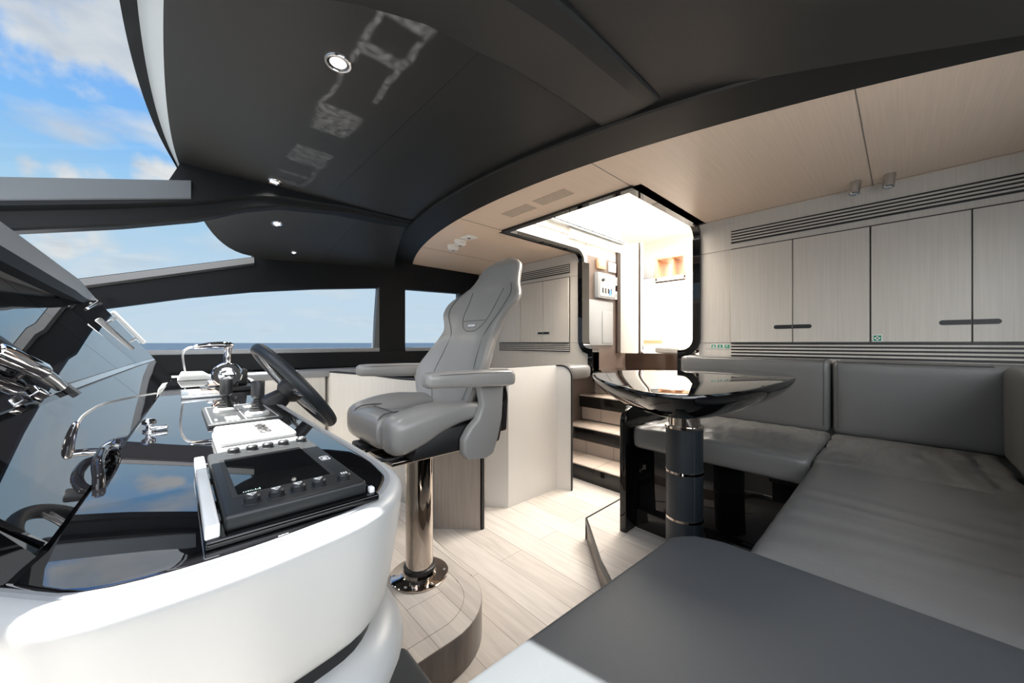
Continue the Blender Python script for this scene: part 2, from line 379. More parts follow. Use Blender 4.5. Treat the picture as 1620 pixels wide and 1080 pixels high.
# ================================================================ SETTING
YC = 1.515; YS = 3.60; YP = -.57; XB = 2.77; ZC = 2.07
def outer(y): return 1.39+.12*(y-1.6)**2
def inner(y): return 1.15+.13*(y-1.6)**2
def fwd(y): return -.03+.045*(y-1.6)**2+.024*abs(y-1.6)**4
def lerp_tab(t, x):
    if x <= t[0][0]: a, b = t[0], t[1]
    elif x >= t[-1][0]: return t[-1][1]
    else:
        for a, b in zip(t, t[1:]):
            if a[0] <= x <= b[0]: break
    return a[1]+(b[1]-a[1])*(x-a[0])/(b[0]-a[0])
HTOP = [(-1.9, 1.17), (-.44, 1.62), (.47, 1.905), (1.1, 1.95), (1.78, 1.985), (2.77, 2.07)]
def side_z(x, y):
    t = max(0, min(1, (abs(y-YC)-.85)/(YS-YC-.85))); t = t*t*(3-2*t)
    return 2.09+(lerp_tab(HTOP, x)+.005-2.09)*t
# floor, platforms
bm = NB(); box(bm, -2.0, 3.7, -.7, 3.75, -.12, 0); struct('floor', bm, 'plank_floor', 'pale oak plank floor of the wheelhouse')
def arcpts(cx, cy, r, a0, a1, n=10): return [(cx+r*math.cos(math.radians(a0+(a1-a0)*i/n)), cy+r*math.sin(math.radians(a0+(a1-a0)*i/n))) for i in range(n+1)]
def platform_outline(inset):
    x = 1.0-inset; y = 1.10+inset; r = .27-inset
    return [(-.45, 2.9), (-.45, y)]+arcpts(x-r, y+r, r, -90, 0)+[(x, 1.35), (x+.03, 1.75), (x+.16, 2.0), (x+.1, 2.35), (x, 2.6), (x-.1, 2.9)]
bm = NB(); prism(bm, platform_outline(0), 'z', 0, .147, r=.004)
hp = struct('helm_platform', bm, 'step_side', 'raised oak helm platform with rounded corner under the pilot chair')
bm = NB(); prism(bm, platform_outline(.002), 'z', .146, .1485); struct('platform_border', bm, 'plank_floor', parent=hp)
def ribbon(bm, pts, w, z0, z1):
    P = [Vector((p[0], p[1], 0)) for p in pts]; rings = []
    for i, p in enumerate(P):
        a = P[max(0, i-1)]; b = P[min(len(P)-1, i+1)]; t = (b-a).normalized(); n = Vector((-t.y, t.x, 0))*w/2
        rings.append([(p.x+n.x, p.y+n.y, z0), (p.x-n.x, p.y-n.y, z0), (p.x-n.x, p.y-n.y, z1), (p.x+n.x, p.y+n.y, z1)])
    loft(bm, rings)
bm = NB(); ribbon(bm, platform_outline(.075)[1:18], .002, .1484, .149); struct('platform_inlay', bm, 'step_side', parent=hp)
bm = NB(); prism(bm, [(2.78, 1.335), (1.87, 1.335), (1.56, 1.03), (1.3, .70), (.2, .70), (.2, -.5), (2.78, -.5)], 'z', 0, .126)
dp = struct('dinette_platform', bm, 'step_side', 'raised oak platform with dark edging under the table')
bm = NB(); prism(bm, [(2.78, 1.33), (1.872, 1.33), (1.565, 1.028), (1.3, .70), (.2, .70), (.2, -.5), (2.78, -.5)], 'z', .126, .13); struct('platform_floor', bm, 'plank_floor', parent=dp)
bm = NB(); ribbon(bm, [(2.4, 1.337), (1.868, 1.337), (1.556, 1.03), (1.3, .71)], .009, .1, .132)
box(bm, 1.862, 1.870, 1.331, 1.339, .0, .13); struct('platform_edging', bm, 'black_satin', parent=dp)
# wooden ceiling aft
bm = NB(); ys = [YP+(YS-YP)*i/44 for i in range(45)]; ys = sorted(set(ys+[1.02, 2.05]))
for a, b in zip(ys, ys[1:]):
    m = (a+b)/2; xe = 1.82 if 1.02 < m < 2.05 else XB+.1
    addv(bm, [(outer(a), a, ZC), (xe, a, ZC), (xe, b, ZC), (outer(b), b, ZC), (outer(a), a, 2.2), (xe, a, 2.2), (xe, b, 2.2), (outer(b), b, 2.2)],
         [(0, 1, 2, 3), (4, 7, 6, 5), (0, 3, 7, 4), (1, 5, 6, 2)])
    if abs(a-YP) < 1e-6: pass
struct('ceiling', bm, 'wood_ceiling', 'pale wood ceiling over the dinette and stairs')
bm = NB()
for y0, x0, x1 in ((.107, 1.66, 2.765), (1.0, 1.43, 1.80), (2.056, 1.42, 1.80), (2.9, 1.60, 2.765)):
    box(bm, x0, x1, y0-.0015, y0+.0015, ZC-.0015, ZC+.001)
box(bm, 2.745, 2.748, YP, 1.0, ZC-.0012, ZC+.001); box(bm, 2.745, 2.748, 2.06, YS, ZC-.0012, ZC+.001)
struct('trim_1', bm, 'step_side', 'dark joints between the wooden ceiling panels')
# dark curved band
bm = NB(); rings = []
for y in ys:
    a, b = inner(y), outer(y); rings.append([(a, y, 2.2), (a, y, 2.072), (a+.006, y, 2.064), (b-.006, y, 2.062), (b, y, 2.067), (b, y, 2.2)])
loft(bm, rings); struct('trim_2', bm, 'headliner_band', 'curved dark leather band crossing the ceiling')
# headliner
bm = NB(); ys2 = [YP+(YS-YP)*i/60 for i in range(61)]; NX = 14
def hx(y, i): return fwd(y)+(inner(y)+.005-fwd(y))*i/NX
lo = [[bm.verts.new((hx(y, i), y, side_z(hx(y, i), y))) for i in range(NX+1)] for y in ys2]
hi = [[bm.verts.new((hx(y, i), y, 2.2)) for i in range(NX+1)] for y in ys2]
for j in range(len(ys2)-1):
    for i in range(NX):
        bm.faces.new((lo[j][i], lo[j+1][i], lo[j+1][i+1], lo[j][i+1])); bm.faces.new((hi[j][i], hi[j][i+1], hi[j+1][i+1], hi[j+1][i]))
    bm.faces.new((lo[j][0], hi[j][0], hi[j+1][0], lo[j+1][0]))
struct('ceiling', bm, 'headliner', 'dark headliner over the helm', smooth=50)
bm = NB()
for sgn in (0,): pass
P = [(.665, y, side_z(.665, y)-.0012) for y in [.87+(2.34-.87)*i/20 for i in range(21)]]
ribs = []
for p in P: ribs.append([(p[0]-.0013, p[1], p[2]), (p[0]+.0013, p[1], p[2]), (p[0]+.0013, p[1], p[2]+.003), (p[0]-.0013, p[1], p[2]+.003)])
loft(bm, ribs)
ribs = []
for i in range(21):
    y = 2.62+(3.58-2.62)*i/20; x = .93; z = side_z(x, y)-.0012; ribs.append([(x-.0015, y, z), (x+.0015, y, z), (x+.0015, y, z+.003), (x-.0015, y, z+.003)])
loft(bm, ribs); struct('trim_3', bm, 'black_satin', 'fine joints in the dark headliner')
# bright and dark trims at the front edge of the roof
def edge_strip(name, m, o0, o1, z0, z1, label, y0=.7, y1=2.5):
    bm = NB(); rings = []
    for i in range(41):
        y = y0+(y1-y0)*i/40; t = max(.04, 1-((y-1.2)/1.4)**2) if y > 1.2 else 1; f = fwd(y); zz = side_z(f, y)
        a = f-o0*t; b = f-o1*t-.002
        rings.append([(a, y, zz+z0*t), (a, y, zz+z1*t+.03), (b, y, zz+z1*t+.03), (b, y, zz+z1*t)])
    loft(bm, rings); struct(name, bm, m, label)
edge_strip('trim_4', 'white_satin', .0, .05, 0, .055, 'pale trim along the front edge of the roof')
edge_strip('trim_5', 'frame_dark', .05, .085, .055, .05, 'dark gasket along the windscreen top')
# roof beams and windscreen mullions
def beam(name, yc, label):
    tab = [(-1.9, 1.27, .17), (-.5, 1.665, .19), (-.2, 1.75, .19), (.09, 1.85, .17), (.27, 1.945, .13), (.445, 2.005, .09), (.787, 2.055, .05), (1.25, 2.075, .02)]
    bm = NB(); rings = []
    for i in range(60):
        x = -1.9+3.15*i/59; zb = lerp_tab([(a, b) for a, b, c in tab], x); h = lerp_tab([(a, c) for a, b, c in tab], x)
        zt = max(zb+h, side_z(x, yc)+.03) if x > fwd(yc) else zb+h
        w = .115; e = min(.03, h*.4)
        rings.append([(x, yc-w, zt), (x, yc-w, zb+h*.45), (x, yc-w+.035, zb+h*.38), (x, yc-w+.045, zb+e*.3), (x, yc-w+.06, zb), (x, yc+w-.06, zb+.01), (x, yc+w, zb+h*.5), (x, yc+w, zt)] if yc > 1.5 else [(x, yc-w, zt), (x, yc-w, zb+h*.5), (x, yc-w+.006, zb+h*.3), (x, yc-w+.05, zb), (x, yc-w+.055, zb), (x, yc+w-.01, zb), (x, yc+w, zb+e*.3), (x, yc+w, zt)])
    loft(bm, rings); struct(name, bm, 'headliner' if yc < 1.5 else 'frame_dark', label, smooth=10)
beam('ceiling_beam', 2.485, 'dark starboard roof beam running down into the windscreen mullion')
beam('ceiling_beam', YC*2-2.485+.15, 'dark port roof beam crossing the headliner')
# light face of the starboard mullion
bm = NB(); rings = []
for i in range(20):
    x = -1.9+1.95*i/19; zb = lerp_tab([(-1.9, 1.27), (-.5, 1.665), (.09, 1.83)], x); z1 = zb+.19; y = 2.37
    rings.append([(x, y, z1-.085), (x, y-.006, z1-.08), (x, y-.02, z1-.0), (x, y+.02, z1+.005)])
loft(bm, rings); struct('trim_6', bm, 'frame_grey', 'grey upper flange of the starboard windscreen mullion')
# side walls with windows
def side_wall(side):
    s = side == 'starboard'
    ya, yb = (YS, YS+.09) if s else (YP-.09, YP)
    w1 = [at_y(px, py, YS) for px, py in ((170, 487), (300, 470), (400, 461), (500, 456.5), (600, 455))]
    w1 = [(-1.75, .02+w1[0].z-.33*(w1[0].x+1.75))]+[(p.x, p.z) for p in w1]
    xr = w1[-1][0]; w2a = at_y(641, 457, YS); w2b = at_y(728, 464, YS); zs = 1.165
    bm = NB()
    top = [(x, z) for x, z in HTOP if x < 2.5]
    # header
    pts = [(-1.9, 1.0)]+top+[(2.86, 2.07), (2.86, 1.0)]+[]
    # split the wall into convex strips along x
    cuts = sorted(set([-1.9, xr, w2a.x, w2b.x, 2.86]+[p[0] for p in w1]+[p[0] for p in HTOP]))
    for a, b in zip(cuts, cuts[1:]):
        m = (a+b)/2
        ta, tb = lerp_tab(HTOP, a)+.02, lerp_tab(HTOP, b)+.02
        if m > .45: ta = tb = 2.2
        if w1[0][0] < m < xr:
            segs = [((a, lerp_tab(w1, a)), (b, lerp_tab(w1, b)), (b, tb), (a, ta)), ((a, 0), (b, 0), (b, zs), (a, zs))]
        elif w2a.x < m < w2b.x:
            z_a = w2a.z+(w2b.z-w2a.z)*(a-w2a.x)/(w2b.x-w2a.x); z_b = w2a.z+(w2b.z-w2a.z)*(b-w2a.x)/(w2b.x-w2a.x)
            segs = [((a, z_a), (b, z_b), (b, tb), (a, ta)), ((a, 0), (b, 0), (b, zs), (a, zs))]
        else: segs = [((a, 0), (b, 0), (b, tb), (a, ta))]
        for q in segs: prism(bm, q, 'y', ya, yb)
    bmesh.ops.remove_doubles(bm, verts=bm.verts[:], dist=1e-5)
    struct('wall_'+side, bm, 'frame_dark', 'dark '+side+' wall around the side windows')
    yi = YS-.10 if s else YP+.04; yj = YS if s else YP
    # sloping grey reveals and sill
    def win(n, xa, xb, tops, lab):
        if not s: lab = lab.replace('starboard', 'port')
        w = NB(); addv(w, [(xa, (ya+yb)/2, zs), (xb, (ya+yb)/2, zs)]+[(x, (ya+yb)/2, z) for x, z in reversed(tops)], [tuple(range(2+len(tops)))])
        g = thing('window_%d' % n, (xa, (ya+yb)/2, zs), None, None); g['kind'] = 'structure'; g['label'] = lab
        t = obj('glass_pane', w, 'glass', g)
        f = NB(); 
        prism(f, [(xb-.055, zs), (xb, zs), (xb, tops[-1][1]), (xb-.012, tops[-1][1])], 'y', ya-.002 if s else ya+.03, yb-.03 if s else yb+.002)
        obj('window_jamb', f, 'frame_grey', g)
        f = NB(); rbox(f, xa, xb, ya-.012 if s else ya+.03, yb-.03 if s else yb+.012, zs-.035, zs+.004, .004); obj('window_sill', f, 'grey_plastic', g)
    win(1 if s else 4, w1[0][0], xr, w1, 'long raked starboard side window looking out to sea')
    win(2 if s else 5, w2a.x, w2b.x, [(w2a.x, w2a.z), (w2b.x, w2b.z)], 'small aft starboard side window beyond the pillar')
side_wall('starboard'); side_wall('port')
# protruding header over the starboard windows
bm = NB(); rings = []
for i in range(40):
    x = -1.9+2.36*i/39; zt = lerp_tab(HTOP, x)
    rings.append([(x, YS+.02, zt+.02), (x, YS-.015, zt+.012), (x, YS-.03, zt-.035), (x, YS-.012, zt-.05), (x, YS+.02, zt-.05)])
loft(bm, rings); struct('trim_7', bm, 'flange', 'grey flange above the starboard window header')
# windscreen panes
def pane(n, pts, label):
    bm = NB(); addv(bm, pts, [tuple(range(len(pts)))]); o = struct('window_%d' % n, bm, 'glass', label)
def wz(x): return lerp_tab([(-1.9, 1.44), (-.5, 1.84), (.09, 2.01)], x)
pane(3, [(fwd(y)-.03, y, wz(.0)+.08) for y in (.86, 1.2, 1.5, 1.8, 2.1, 2.37)]+[(-1.9, 2.37, 1.5), (-1.9, .86, 1.5)], 'centre windscreen pane showing blue sky and clouds')
pane(6, [(fwd(y)-.01, y, side_z(fwd(y), y)+.02) for y in (2.6, 2.9, 3.2, 3.59)]+[(-1.8, 3.59, 1.2), (-1.9, 2.6, 1.42)], 'starboard windscreen pane between mullion and side header')
pane(7, [(fwd(y)-.01, y, side_z(fwd(y), y)+.02) for y in (.6, .3, 0, YP+.01)]+[(-1.8, YP+.01, 1.2), (-1.9, .6, 1.42)], 'port windscreen pane')
bm = NB(); prism(bm, [(-2.0, 0), (-1.9, 0), (-1.9, 1.43), (-2.0, 1.43)], 'y', YP-.09, YS+.09); struct('wall_forward', bm, 'frame_dark', 'dark wall below the windscreen')
# ledge along the starboard wall
bm = NB(); rbox(bm, -.2, 2.74, YS-.26, YS, .93, .985, .008); o = struct('trim_8', bm, 'grey_plastic', 'grey ledge below the starboard windows')
bm = NB(); box(bm, -1.88, 2.74, YS-.02, YS, 1.0, 1.128); struct('trim_9', bm, 'frame_dark', 'dark panel below the starboard window sill')
bm = NB(); rbox(bm, -.2, .93, YS-.25, YS, .0, .93, .004); struct('trim_10', bm, 'partition', 'pale casing below the starboard ledge')
# aft bulkhead
def bulk(side, pieces):
    bm = NB()
    for y0, y1, z0, z1 in pieces: box(bm, XB, XB+.08, y0, y1, z0, z1)
    struct('wall_aft' if side == 'port' else 'wall_aft_starboard', bm, 'wood_v', 'pale wood aft bulkhead on the %s side' % side)
bulk('port', [(YP-.05, 1.0, 0, 2.07), (1.0, 1.10, 0, 1.13)])
bulk('starboard', [(2.03, YS+.05, .93, 2.07), (2.34, YS+.05, 0, .93), (1.90, 2.03, .93, 1.13)])
bm = NB(); box(bm, XB-.006, XB, YP, YS, 0, .005)
bm.free()
# black frame round the stair opening: ceiling part and bulkhead part
def frame_path(y, top_inner, s):
    # s = +1: starboard jamb, -1: port jamb
    P = [(1.82, y, ZC-.002)]+[(1.82+(XB-.10-1.82)*i/6, y, ZC-.002) for i in range(1, 7)]
    for a in range(15, 91, 15): P.append((XB-.10+.10*math.sin(math.radians(a)), y, ZC-.002-.10*(1-math.cos(math.radians(a)))))
    return P
def sweep(bm, path, wdir, w, th):
    rings = []; P = [Vector(p) for p in path]
    for i, p in enumerate(P):
        a = P[max(0, i-1)]; b = P[min(len(P)-1, i+1)]; t = (b-a).normalized(); wd = Vector(wdir[i] if isinstance(wdir, list) else wdir); n = t.cross(wd).normalized()
        rings.append([p+wd*w/2+n*th/2, p+wd*w/2-n*th/2, p-wd*w/2-n*th/2, p-wd*w/2+n*th/2])
    loft(bm, rings)
for s, y in ((1, 2.035), (-1, 1.01)):
    bm = NB()
    sweep(bm, frame_path(y, 0, s), (0, 1, 0), .045, .03)
    zt = ZC-.10
    yy = y
    pts = [(XB-.003, yy, zt), (XB-.003, yy, 1.25)]
    for a in range(15, 91, 15): pts.append((XB-.003, yy-s*.11*(1-math.cos(math.radians(a))), 1.25-.11*math.sin(math.radians(a))))
    ylow = pts[-1][1]
    W = .05
    rings = []
    for i, p in enumerate(pts):
        P0 = Vector(p); a = Vector(pts[max(0, i-1)]); b = Vector(pts[min(len(pts)-1, i+1)]); t = (b-a).normalized(); n = Vector((0, -t.z, t.y))
        rings.append([P0+n*W/2+Vector((-.02, 0, 0)), P0-n*W/2+Vector((-.02, 0, 0)), P0-n*W/2+Vector((.09, 0, 0)), P0+n*W/2+Vector((.09, 0, 0))])
    loft(bm, rings)
    box(bm, XB-.022, XB+.085, ylow-.025, ylow+.025, .93 if s > 0 else 1.0, 1.165)
    struct('door_1' if s > 0 else 'door_2', bm, 'black_gloss', 'black gloss frame on the %s side of the stair opening' % ('starboard' if s > 0 else 'port'), smooth=35)
bm = NB(); box(bm, 1.80, 1.845, .99, 2.06, ZC-.016, ZC+.14); struct('trim_11', bm, 'black_gloss', 'black gloss edge at the forward end of the stair hatch')
# hatch well above the opening, and the saloon aft
bm = NB(); box(bm, 1.76, 1.82, .95, 2.10, 2.2, 3.1); box(bm, 1.82, 3.5, 2.06, 2.12, 2.07, 3.1); box(bm, 1.82, 2.85, .95, 1.0, 2.07, 3.1)
box(bm, 2.85, 2.9, -1.2, .99, 1.1, 3.1); box(bm, 2.85, 2.9, 2.12, 4.0, 2.07, 3.1)
struct('wall_hatch', bm, 'white_wall', 'white sides of the hatch over the stairs')
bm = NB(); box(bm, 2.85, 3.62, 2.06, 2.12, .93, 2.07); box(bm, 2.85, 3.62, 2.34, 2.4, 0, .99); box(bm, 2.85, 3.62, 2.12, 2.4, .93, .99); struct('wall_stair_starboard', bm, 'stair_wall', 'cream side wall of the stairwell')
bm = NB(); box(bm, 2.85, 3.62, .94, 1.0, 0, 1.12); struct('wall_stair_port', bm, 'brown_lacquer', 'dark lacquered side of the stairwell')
bm = NB(); box(bm, 3.64, 6.6, -1.2, 4.0, 1.0, 1.1); struct('floor', bm, 'plank_floor', 'floor of the bright saloon aft')
bm = NB(); box(bm, 1.76, 6.6, -1.2, 4.0, 3.1, 3.15); struct('ceiling', bm, 'white_wall', 'white ceiling of the bright saloon')
bm = NB(); box(bm, 6.5, 6.6, -1.2, 4.0, 1.1, 3.1); struct('wall_saloon_aft', bm, 'white_wall', 'white aft wall of the saloon')
bm = NB(); box(bm, 2.9, 6.5, 3.9, 4.0, 1.1, 3.1); struct('wall_saloon_starboard', bm, 'white_wall', 'white starboard wall of the saloon')
bm = NB(); box(bm, 2.9, 6.5, -1.2, -1.1, 1.1, 3.1); struct('wall_saloon_port', bm, 'white_wall', 'white port wall of the saloon')
bm = NB(); box(bm, 3.60, 3.645, .99, 2.34, .0, 1.11); struct('trim_12', bm, 'brown_lacquer', 'brown lacquered fascia at the top of the stairs')
bm = NB(); rbox(bm, 3.46, 3.52, 1.86, 2.06, 1.11, 2.25, .01); box(bm, 2.6, 3.52, 2.03, 2.06, 2.17, 2.25)
struct('trim_13', bm, 'white_wall', 'cream jamb and lintel beside the stairs')
bm = NB(); box(bm, 3.40, 3.46, 2.035, 2.06, 1.11, 2.17); struct('trim_14', bm, 'brown_lacquer', 'brown post beside the control panel')
# sliding door rail and post
t = thing('sliding_door_frame', (3.56, 1.85, 1.11), 'dark sliding door track with post at the top of the stairs', 'door frame')
bm = NB(); box(bm, 2.3, 3.55, 2.0, 2.055, 2.262, 2.272); box(bm, 2.3, 3.55, 2.0, 2.055, 2.285, 2.295); obj('top_track', bm, 'steel', t)
bm = NB(); box(bm, 3.535, 3.58, 1.85, 1.875, 1.11, 2.26); obj('post', bm, 'brown_lacquer', t)
bm = NB(); rbox(bm, 3.53, 3.575, 1.838, 1.85, 1.11, 2.26, .003); obj('post_trim', bm, 'chrome', t)
# sea
bm = NB(); box(bm, -9000, 9000, -9000, 9000, -4.2, -4.0); struct('sea', bm, 'sea', 'calm blue sea up to the horizon')
# exterior hull side seen only from elsewhere
TABLE_PTS = [(1.055, .60), (1.035, .50), (1.09, .41), (1.28, .36), (1.62, .335), (1.96, .335), (2.17, .42), (2.30, .64), (2.20, .93), (2.0, 1.13), (1.78, 1.18), (1.5, 1.07), (1.24, .85)]
# ================================================================ STAIRS
st = thing('staircase', (2.63, 1.5, 0), 'dark lacquered steps with pale stone treads climbing aft through the opening', 'stairs')
for i, (x, z) in enumerate(((2.63, .14), (2.89, .40), (3.14, .67), (3.38, .92))):
    bm = NB(); rbox(bm, x, min(3.6, x+.42) if i else 3.58, 1.12, 2.335, 0 if i == 0 else z-.125, z-.012, .004); s_ = obj('step', bm, 'black_lacquer', st)
    bm = NB(); rbox(bm, x+.004, min(3.598, x+.42) if i else 3.575, 1.12, 2.335, z-.012, z, .002); obj('tread', bm, 'stone_tread', s_)
    if i: bm = NB(); box(bm, x+.05, x+.07, 1.12, 2.335, z-.26, z-.125); obj('riser', bm, 'stone_tread', s_)  # tread colour painted on the riser in place of a mirrored tread
# ================================================================ PARTITIONS
def wall_path(pts, n=8): return [(p.x, p.y) for p in crom([(a, b, 0) for a, b in pts], n)]
t = thing('stairwell_partition', (1.25, 2.6, 0), 'curved pale partition screen around the stairwell behind the pilot chair', 'partition')
P = wall_path([(1.25, 2.10), (1.15, 2.4), (1.12, 2.75), (1.03, 3.15), (.98, 3.34), (.95, 3.55)])
bm = NB(); ribbon(bm, P, .035, 0, .965); obj('curved_panel', bm, 'partition', t)
bm = NB(); ribbon(bm, [(1.464, 1.885), (1.25, 2.10)], .035, 0, .965); obj('end_panel', bm, 'brown_panel', t)
bm = NB(); ribbon(bm, [(1.464, 1.885)]+P, .042, .965, .975); obj('top_edging', bm, 'black_satin', t)
bm = NB(); box(bm, 1.458, 1.478, 1.862, 1.884, 0, .97); obj('edge_trim', bm, 'black_satin', t)
P2 = wall_path([(2.72, 2.2), (2.55, 2.75), (2.35, 3.1), (2.0, 3.33), (1.6, 3.34), (1.2, 3.34)])
t = thing('balustrade_panel', (2.1, 2.0, 0), 'glossy pale panel with rounded black edged corner beside the stairs', 'partition')
bm = NB(); ribbon(bm, [(1.70, 2.12), (1.80, 1.99), (2.06, 1.985), (2.34, 1.975)], .03, 0, 1.03); obj('side_panel', bm, 'panel_gloss', t)
c = .09; prof = []
A0 = Vector((2.335, 1.975)); A1 = Vector((2.40, 1.86)); L_ = (A1-A0).length; d_ = (A1-A0)/L_
q = [(0, 0), (L_, 0), (L_, 1.03-c)]+[(L_-c+c*math.cos(math.radians(a)), 1.03-c+c*math.sin(math.radians(a))) for a in (15, 30, 45, 60, 75, 90)]+[(0, 1.03)]
nrm = Vector((-d_.y, d_.x))*.014
bm = NB(); n = len(q)
addv(bm, [(A0.x+d_.x*s-nrm.x, A0.y+d_.y*s-nrm.y, z) for s, z in q]+[(A0.x+d_.x*s+nrm.x, A0.y+d_.y*s+nrm.y, z) for s, z in q],
     [tuple(range(n)), tuple(range(2*n-1, n-1, -1))]+[(i, (i+1) % n, n+(i+1) % n, n+i) for i in range(n)])
obj('end_panel', bm, 'panel_gloss', t)
bm = NB(); path = [(A0.x+d_.x*s, A0.y+d_.y*s, z) for s, z in q[1:]]
rings = []
for i, p in enumerate(path):
    P0 = Vector(p); a = Vector(path[max(0, i-1)]); b = Vector(path[min(len(path)-1, i+1)]); tt = (b-a).normalized(); w_ = Vector((nrm.x, nrm.y, 0)).normalized(); n_ = tt.cross(w_)
    rings.append([P0+w_*.019+n_*.006, P0-w_*.019+n_*.006, P0-w_*.019-n_*.006, P0+w_*.019-n_*.006])
loft(bm, rings); obj('edge_trim', bm, 'black_satin', t)
bm = NB(); cushion(bm, (2.43, 1.90, .90), (2.755, 2.10, 1.03), .05, (6, 6, 3)); o = obj('bolster_cushion', bm, 'leather')
tag(o, 'small grey leather bolster beside the stair opening', 'cushion')
# ================================================================ AFT CABINETS
def ax(px): return at_x(px, 500, XB).y
def cabinet(name, ys_, label, handle, group='wall cabinets on the aft bulkhead'):
    lo_, hi_ = min(ys_), max(ys_)
    t = thing(name, (XB, (lo_+hi_)/2, 1.222), label, 'cabinet', group)
    bm = NB(); box(bm, XB-.012, XB-.0005, lo_, hi_, 1.222, 1.855); obj('body', bm, 'black_satin', t)
    for i, (a, b) in enumerate(zip(ys_, ys_[1:])):
        a, b = min(a, b), max(a, b)
        bm = NB(); rbox(bm, XB-.026, XB-.0115, a+.0022, b-.0022, 1.224, 1.847, .0015, 1); d = obj('door', bm, 'wood_v', t)
        for (hy, z, L_, hgt) in handle:
            y0, y1 = max(hy-L_/2, a+.003), min(hy+L_/2, b-.003)
            if y1-y0 > .01:
                rr = hgt/2; pts = []
                if y1 >= hy+L_/2-1e-4: pts += [(y1-rr+rr*math.cos(math.radians(u)), z+rr*math.sin(math.radians(u))) for u in range(-90, 91, 15)]
                else: pts += [(y1, z-rr), (y1, z+rr)]
                if y0 <= hy-L_/2+1e-4: pts += [(y0+rr+rr*math.cos(math.radians(u)), z+rr*math.sin(math.radians(u))) for u in range(90, 271, 15)]
                else: pts += [(y0, z+rr), (y0, z-rr)]
                bm = NB(); prism(bm, pts, 'x', XB-.0275, XB-.02); obj('handle_slot', bm, 'black_satin', d)
    return t
cabinet('wall_cabinet', [.791, .453, .118], 'pale wood double door wall cabinet next to the stair opening above the sofa', [(.455, 1.318, .185, .024)])
cabinet('wall_cabinet', [.116, -.224, -.56], 'pale wood double door wall cabinet with green first aid sign at the far right', [(-.215, 1.318, .185, .024)])
cabinet('wall_cabinet', [2.828, 2.498, 2.168], 'pale wood double door wall cabinet behind the pilot chair', [(2.49, 1.318, .16, .022)])
cabinet('wall_cabinet', [3.16, 2.83], 'single door pale wood wall cabinet mostly hidden by the chair headrest', [])
bm = NB()
for a, b in ((.793, 1.0), (2.03, 2.166)):
    box(bm, XB-.0015, XB, a, b, 1.853, 1.856); box(bm, XB-.0015, XB, a, b, 1.219, 1.222)
struct('trim_15', bm, 'step_side', 'fine joints in the bulkhead beside the opening')
def grille(y0, y1, z0, z1, label, n=5):
    t = thing('ventilation_grille', (XB, (y0+y1)/2, z0), label, 'vent', 'slatted grilles on the aft bulkhead')
    bm = NB(); box(bm, XB-.008, XB-.0005, y0, y1, z0, z1); obj('backing', bm, 'black_satin', t)
    h = (z1-z0)/(n+(n-1)*1.0)
    for i in range(n-1):
        z = z0+h*(2*i+1); bm = NB(); rbox(bm, XB-.013, XB-.0075, y0, y1, z, z+h, .001, 1); obj('slat', bm, 'wood_v', t)
grille(-.56, .79, 1.893, 1.977, 'long slatted grille above the cabinets over the sofa')
grille(-.56, .79, 1.128, 1.219, 'long slatted grille between the cabinets and the sofa backrest')
grille(2.168, 3.2, 1.893, 1.977, 'slatted grille above the cabinets behind the pilot chair')
grille(2.168, 3.2, 1.133, 1.219, 'slatted grille below the cabinets behind the pilot chair')
# green signs
def sign(px0, px1, z0, z1, label, glyph, xo=.0):
    y1, y0 = ax(px0), ax(px1); x = XB-xo
    t = thing('safety_sign', (x, (y0+y1)/2, z0), label, 'sign', 'green safety signs on the aft bulkhead')
    bm = NB(); box(bm, x-.0022, x-.0003, y0, y1, z0, z1); obj('plate', bm, 'white_print', t)
    m = .08*(z1-z0); bm = NB(); box(bm, x-.0027, x-.002, y0+m, y1-m, z0+m*1.2, z1-m*1.2); obj('green_field', bm, 'green_sign', t)
    bm = NB(); cy, cz = (y0+y1)/2, (z0+z1)/2; u = (z1-z0)
    for a, b, c_, d in glyph: box(bm, x-.0032, x-.0026, cy-b*u, cy-a*u, cz+c_*u, cz+d*u)
    obj('pictogram', bm, 'white_print', t)
sign(1381, 1396, 1.226, 1.263, 'green first aid sign with a white cross on the cabinet door', [(-.1, .1, -.3, .3), (-.3, .3, -.1, .1)], .0262)
sign(1125, 1133, 1.18, 1.21, 'green square safety sign, leftmost of three beside the grille', [(-.25, .25, -.3, -.15), (-.05, .05, -.15, .2), (-.2, -.1, .0, .25), (.1, .2, 0, .25)])
sign(1135, 1144, 1.18, 1.21, 'green square safety sign, middle of three beside the grille', [(-.3, .3, -.3, -.2), (-.1, .1, -.1, .25), (-.25, -.1, 0, .1)])
sign(1146, 1155, 1.18, 1.21, 'green square safety sign, rightmost of three beside the grille', [(-.25, .25, .15, .25), (-.25, -.15, -.25, .15), (-.05, .25, -.15, -.05)])
